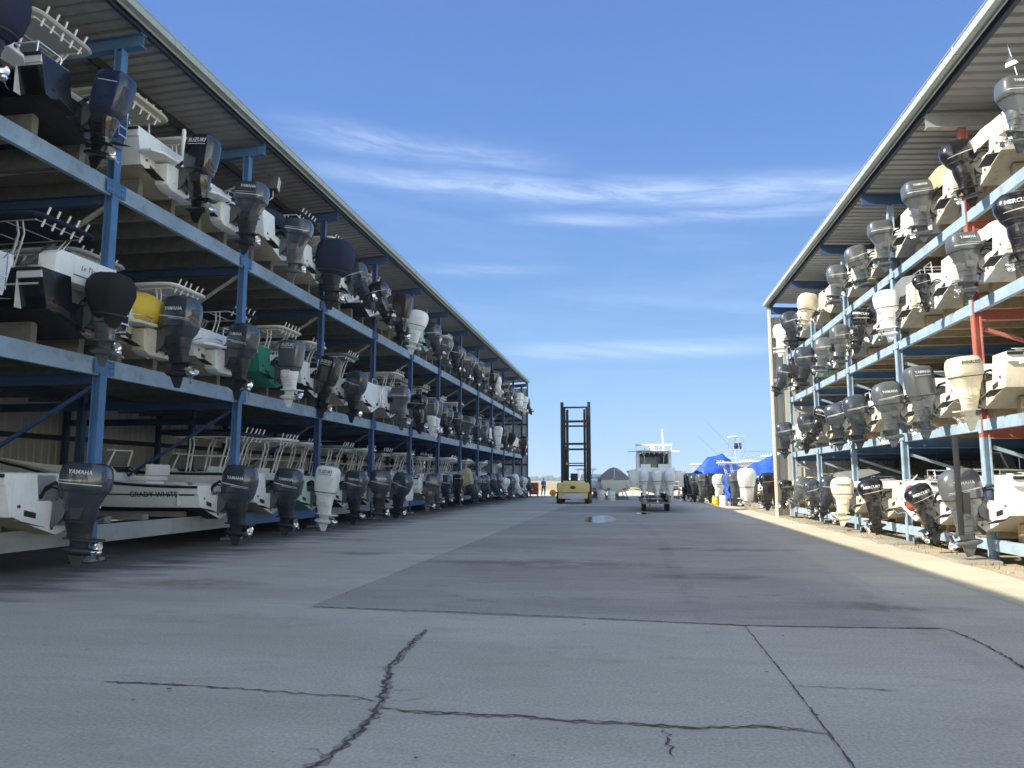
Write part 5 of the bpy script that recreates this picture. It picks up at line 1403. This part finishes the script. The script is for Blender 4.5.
for base, dr in (((-1.2, 3.4, 2.9), (-1, 0, 1.0)), ((-.6, 3.6, 4.6), (-.8, .3, .95)), ((1.0, 3.6, 4.4), (1, -.2, -.08)), ((1.2, 3.2, 3.6), (1, -.3, .16))):
    p0 = Vector(base); dv = RW @ Vector(dr).normalized()
    obj('outrigger', MB().tube([p0, p0+dv*2.2+Vector((0, 0, .06)), p0+dv*4.6], [.045, .032, .012], 6).mesh('outrigger', 1, 50), 'rail_steel', sf)
sf.scale = (.74, .74, .74)
cradle(sx, sy, -.9, 'cradle under the big sport fishing boat', 9)
# white yacht hull with a pale mast, between centre console and tarped boat
yb = yardboat(3.6, 70, .35, dict(size='XL', side=W, bottom='bottom_teal', kind='wa', rail=True, eng=None), 'white boat with a pale upright pole standing far behind the centre console')
obj('pole', MB().tube([(.2, 2.2, 1.2), (.15, 2.15, 2.0), (-.1, 2.0, 5.6)], [.16, .12, .07], 10).mesh('pole', 1, 50), 'alu_white', yb)
cradle(3.6, 70, .35, 'cradle under the white boat with the pale pole', 7)
# shrink wrapped boat
wb = boat((-1.25, 63.5, .5), .12, dict(size='M', side='gel_cream', tran='gel_cream', bottom='bottom_tan', kind='open', cover='mesh_cover', coverh=1.05, eng=None), 'cream boat under a high grey mesh cover beyond the forklift', G_Y)
obj('bow_flap', MB().tube([(-.5, -.02, 1.1), (-.2, -.06, 1.15), (-.15, -.05, 1.95)], .03, 6).mesh('cover_strap', 1, 50), 'decal_white', wb).name = 'cover_strap'
cradle(-1.25, 63.5, .12, 'cradle under the boat with the grey mesh cover')
yardboat(-3.1, 76, .6, dict(size='M', side='gel_pale_blue', bottom='bottom_white', kind='cc', eng=None, top='ttop'), 'pale blue boat partly hidden between forklift and covered boat', .45)
cradle(-3.1, 76, .6, 'cradle under the pale blue boat')
# drums and buckets
def drum(x, y, m, label, r=.28, h=.8, name='drum'):
    t = thing(name, label, name, (x, y, 0))
    obj('body', MB().loft([[(q*math.cos(2*PI*k/18), q*math.sin(2*PI*k/18), z) for k in range(18)] for z, q in [(0, r*.96), (.03, r), (h*.33, r), (h*.35, r*1.03), (h*.37, r), (h*.66, r), (h*.68, r*1.03), (h*.7, r), (h-.03, r), (h, r*.96)]]).mesh('body', 1, 40), m, t)
    obj('lid', MB().loft([[(q*math.cos(2*PI*k/18), q*math.sin(2*PI*k/18), z) for k in range(18)] for z, q in [(h+.001, r*.9), (h+.02, r*.9), (h+.03, r*.3)]]).mesh('lid', 1, 40), m, t)
drum(5.62, 50.0, 'bucket_white', 'white bucket at the foot of the hanging blue tarp', .24, .62, 'bucket')
drum(5.2, 50.6, 'yellow_cover', 'yellow bucket beside the white bucket in the yard', .22, .5, 'bucket')
drum(-2.4, 61.0, 'bucket_white', 'white drum left of the covered boat', .3, .8)
drum(-1.6, 60.6, 'bucket_white', 'white drum directly before the covered boat', .3, .7)
drum(2.9, 62.0, 'bucket_white', 'white drum right of the parked centre console', .3, .8)
# small orange buoy lying on the sand and red tool chest at the rack end
t = thing('mooring_buoy', 'orange buoy lying on the pavement near the walking person', 'buoy', (-7.9, 78, .0))
obj('float', MB().ball((0, 0, .32), .36, .36, .32, 0, 16, 9).mesh('float', 1, 60), 'orange_plastic', t)
obj('eye', MB().tube([(.34, 0, .36), (.44, 0, .36)], .06, 8).mesh('eye', 1, 50), 'rubber_black', t)
t = thing('tool_trolley', 'dark red tool trolley at the far end of the left rack', 'trolley', (-9.6, 76.2, 0))
obj('cabinet', MB().box(-.45, .45, -.3, .3, .18, 1.35).mesh('cabinet', 1, 30, bevel=.03), 'red_paint', t)
for i in range(4): obj('drawer', MB().box(-.40, .40, -.325, -.302, .28+.25*i, .48+.25*i).mesh('drawer', 1, 30, bevel=.006), 'red_paint', t)
for x in (-.36, .36):
    for y in (-.2, .2): obj('caster', MB().loft([[(x+xx, y+.09*math.cos(2*PI*k/14), .09+.09*math.sin(2*PI*k/14)) for k in range(14)] for xx in (-.03, .03)]).mesh('caster', 1, 40), 'tyre', t)

# ------------------------------------------------------------------ walking person
def skin_mesh(name, verts, edges, radii, mat, parent, sub=2):
    me = bpy.data.meshes.new(name); me.from_pydata(verts, edges, []); o = obj(name, me, [], parent)
    me.materials.append(MATS[mat])
    md = o.modifiers.new('skin', 'SKIN'); md.use_smooth_shade = True
    for i, r in enumerate(radii):
        d = me.skin_vertices[0].data[i]; d.radius = r if isinstance(r, tuple) else (r, r)
    me.skin_vertices[0].data[0].use_root = True
    s = o.modifiers.new('sub', 'SUBSURF'); s.levels = sub; s.render_levels = sub
    return o
pv = [(0, 0, .98), (0, .0, 1.15), (0, .01, 1.35), (0, .0, 1.46), (0, -.01, 1.54), (0, -.02, 1.64), (0, -.015, 1.73),
      (.10, 0, .92), (.11, -.10, .50), (.11, .02, .10), (.11, -.12, .04), (-.10, 0, .92), (-.11, .10, .50), (-.11, .28, .12), (-.11, .16, .04),
      (.19, .0, 1.42), (.25, .06, 1.14), (.24, -.08, .92), (.235, -.14, .82), (-.19, .0, 1.42), (-.25, -.04, 1.14), (-.24, -.16, .94), (-.235, -.2, .85)]
pe = [(0, 1), (1, 2), (2, 3), (3, 4), (4, 5), (5, 6), (0, 7), (7, 8), (8, 9), (9, 10), (0, 11), (11, 12), (12, 13), (13, 14), (3, 15), (15, 16), (16, 17), (17, 18), (3, 19), (19, 20), (20, 21), (21, 22)]
pr = [(.15, .10), (.14, .10), (.16, .11), (.09, .08), .055, (.075, .095), (.065, .085), .085, .06, .042, (.04, .03), .085, .06, .042, (.04, .03), .06, .045, .035, (.035, .025), .06, .045, .035, (.035, .025)]
pt = thing('person', 'person in a blue shirt and dark trousers walking beyond the left rack', 'person', (-8.9, 78.5, -.01), .5)
skin_mesh('body', pv, pe, pr, 'skin', pt)
skin_mesh('shirt', [pv[i] for i in (0, 1, 2, 3, 15, 16, 19, 20)], [(0, 1), (1, 2), (2, 3), (3, 4), (4, 5), (3, 6), (6, 7)], [(.175, .125), (.165, .12), (.185, .13), (.12, .10), .08, .062, .08, .062], 'cloth_shirt', pt)
skin_mesh('trousers', [(0, 0, 1.0)]+[pv[i] for i in (7, 8, 9, 11, 12, 13)], [(0, 1), (1, 2), (2, 3), (0, 4), (4, 5), (5, 6)], [(.165, .118), .105, .08, .06, .105, .08, .06], 'cloth_trousers', pt)
obj('hair', MB().ball((0, .0, 1.735), .088, .105, .07, 0, 14, 8).mesh('hair', 1, 60), 'hair', pt)

# ------------------------------------------------------------------ far wood
mb = MB(); q = random.Random(3)
for i in range(1500):
    x = q.uniform(-1500, 1500); y = 1500+q.uniform(-40, 40); h = q.uniform(7, 12)+3*math.sin(x*.011)+2*math.sin(x*.037+1); w = q.uniform(5, 11)
    n = 7; rings = []
    for f, g_ in ((0, .7), (.35, 1), (.7, .8), (.95, .25)):
        rings.append([(x+w*g_*math.cos(2*PI*k/n)*q.uniform(.75, 1.2), y+w*g_*math.sin(2*PI*k/n), max(-.1, h*f*q.uniform(.9, 1.1)-.1)) for k in range(n)])
    mb.loft(rings)
o = obj('far_woodland', mb.mesh('far_woodland', 1, 0), 'far_foliage'); o['kind'] = 'stuff'

# ------------------------------------------------------------------ light, sky, camera
SUN_AZ = rad(245); SUN_EL = rad(34.4)   # azimuth clockwise from +y
d = Vector((math.sin(SUN_AZ)*math.cos(SUN_EL), math.cos(SUN_AZ)*math.cos(SUN_EL), math.sin(SUN_EL)))
ld = bpy.data.lights.new('sun', 'SUN'); ld.energy = 3.9; ld.angle = rad(.5); ld.color = (1, .90, .73)
lo = bpy.data.objects.new('sun', ld); COL.objects.link(lo); lo.rotation_euler = (-d).to_track_quat('-Z', 'Y').to_euler(); lo.location = (0, 0, 60)
w = bpy.data.worlds.new('World'); sc.world = w; w.use_nodes = True; nt = w.node_tree; L = nt.links.new
bg = nt.nodes['Background']; bg.inputs['Strength'].default_value = .15
sky = N(nt, 'ShaderNodeTexSky', sky_type='NISHITA'); sky.sun_disc = False; sky.sun_elevation = SUN_EL; sky.sun_rotation = SUN_AZ
sky.altitude = 0; sky.air_density = 1.0; sky.dust_density = .1; sky.ozone_density = 3.0
tc = N(nt, 'ShaderNodeTexCoord'); sx = N(nt, 'ShaderNodeSeparateXYZ'); L(tc.outputs['Generated'], sx.inputs[0])
def M(op, a, b_=None, c=None):
    n = N(nt, 'ShaderNodeMath', operation=op)
    for i, v in enumerate((a, b_, c)):
        if v is None: continue
        if isinstance(v, (int, float)): n.inputs[i].default_value = v
        else: L(v, n.inputs[i])
    return n.outputs[0]
az = M('ARCTAN2', sx.outputs['X'], sx.outputs['Y']); el = M('ARCSINE', sx.outputs['Z'])
def cloud(el0, tilt, wid, az0, azw, sx_, sy_, seed, lo_, hi_, amt):
    c = N(nt, 'ShaderNodeCombineXYZ'); L(M('MULTIPLY', az, sx_), c.inputs[0]); L(M('MULTIPLY_ADD', el, sy_, M('MULTIPLY', az, sy_*.10)), c.inputs[1]); c.inputs[2].default_value = seed
    n = N(nt, 'ShaderNodeTexNoise', Scale=1., Detail=10., Roughness=.66, Distortion=.5); L(c.outputs[0], n.inputs['Vector'])
    r = N(nt, 'ShaderNodeMapRange', interpolation_type='SMOOTHSTEP'); r.inputs[1].default_value = lo_; r.inputs[2].default_value = hi_; L(n.outputs['Fac'], r.inputs[0])
    e = M('DIVIDE', M('SUBTRACT', M('SUBTRACT', el, el0), M('MULTIPLY', az, tilt)), wid); g1 = M('EXPONENT', M('MULTIPLY', M('MULTIPLY', e, e), -1.))
    a = M('DIVIDE', M('SUBTRACT', az, az0), azw); a2 = M('MULTIPLY', a, a); g2 = M('EXPONENT', M('MULTIPLY', M('MULTIPLY', a2, a2), -1.))
    return M('MULTIPLY', M('MULTIPLY', M('MULTIPLY', r.outputs[0], g1), g2), amt)
cl = [cloud(rad(20.8), -.055, rad(.9), rad(-1), rad(20), 6, 42, 1.3, .22, .80, .50),
      cloud(rad(22.4), -.09, rad(.9), rad(-16), rad(10), 6, 36, 3.1, .28, .85, .36),
      cloud(rad(19.0), -.03, rad(.5), rad(4), rad(12), 5, 50, 7.7, .28, .8, .36),
      cloud(rad(9.5), .0, rad(.6), rad(1), rad(10), 4.5, 60, 5.2, .25, .78, .40),
      cloud(rad(15.5), .0, rad(.4), rad(-11), rad(6), 5, 50, 9.2, .3, .8, .2),
      cloud(rad(14), .0, rad(10), rad(0), rad(60), 2.5, 18, 2.2, .42, .9, .12)]
tot = cl[0]
for c in cl[1:]: tot = M('MAXIMUM', tot, c)
mx = N(nt, 'ShaderNodeMix', data_type='RGBA'); L(tot, mx.inputs['Factor']); 
ti = N(nt, 'ShaderNodeMix', data_type='RGBA', blend_type='MULTIPLY'); ti.inputs['Factor'].default_value = 1; ti.inputs['B'].default_value = (1.72, 1.34, .99, 1)
L(sky.outputs[0], ti.inputs['A'])
rp = N(nt, 'ShaderNodeValToRGB'); L(M('DIVIDE', el, PI/2), rp.inputs[0]); rp.color_ramp.interpolation = 'B_SPLINE'
KS = .13/.15*.97
stops = [(0, (1.75, 2.6, 3.6)), (.035, (1.5, 2.35, 3.5)), (.085, (1.1, 1.95, 3.2)), (.16, (.70, 1.38, 2.70)), (.27, (.52, 1.06, 2.45)), (.40, (.40, .84, 2.15)), (1, (.62, .85, 1.5))]
while len(rp.color_ramp.elements) < len(stops): rp.color_ramp.elements.new(.5)
for e_, (p_, c_) in zip(rp.color_ramp.elements, stops): e_.position = p_; e_.color = tuple(q*KS*.3 for q in c_)+(1,)
rs = N(nt, 'ShaderNodeVectorMath', operation='SCALE'); L(rp.outputs[0], rs.inputs[0]); rs.inputs['Scale'].default_value = 1/.3
away = N(nt, 'ShaderNodeMapRange', interpolation_type='SMOOTHSTEP'); away.inputs[1].default_value = -.15; away.inputs[2].default_value = .65; L(sx.outputs['Y'], away.inputs[0])
hz = N(nt, 'ShaderNodeMix', data_type='RGBA'); L(away.outputs[0], hz.inputs['Factor']); L(ti.outputs['Result'], hz.inputs['A']); L(rs.outputs[0], hz.inputs['B']); L(hz.outputs['Result'], mx.inputs['A'])
mx.inputs['B'].default_value = (3.6, 4.1, 4.6, 1)
L(mx.outputs['Result'], bg.inputs['Color'])

hm = bpy.data.materials.new('air_haze'); hm.use_nodes = True; hn = hm.node_tree
for n in list(hn.nodes):
    if n.type != 'OUTPUT_MATERIAL': hn.nodes.remove(n)
pv_ = N(hn, 'ShaderNodeVolumePrincipled'); pv_.inputs['Color'].default_value = (.75, .85, .95, 1); pv_.inputs['Density'].default_value = .00045; pv_.inputs['Anisotropy'].default_value = .2
hn.links.new(pv_.outputs[0], hn.nodes['Material Output'].inputs['Volume'])
MATS['air_haze'] = hm
o = obj('haze', MB().box(-1700, 1700, -160, 1650, -1.2, 22).mesh('haze', 1, 0), 'air_haze'); o['kind'] = 'stuff'

cd = bpy.data.cameras.new('camera'); cam = bpy.data.objects.new('camera', cd); COL.objects.link(cam); sc.camera = cam
cd.sensor_width = 36; cd.lens = 770/1024*36; cd.clip_start = .1; cd.clip_end = 9000
cam.location = (0, 0, 1.6); cam.rotation_euler = (PI/2+rad(7.107), 0, rad(8.791))
sc.view_settings.view_transform = 'Standard'; sc.view_settings.look = 'None'; sc.view_settings.gamma = 1; sc.view_settings.exposure = 1.3
sc.cycles.max_bounces = 8; sc.cycles.diffuse_bounces = 4
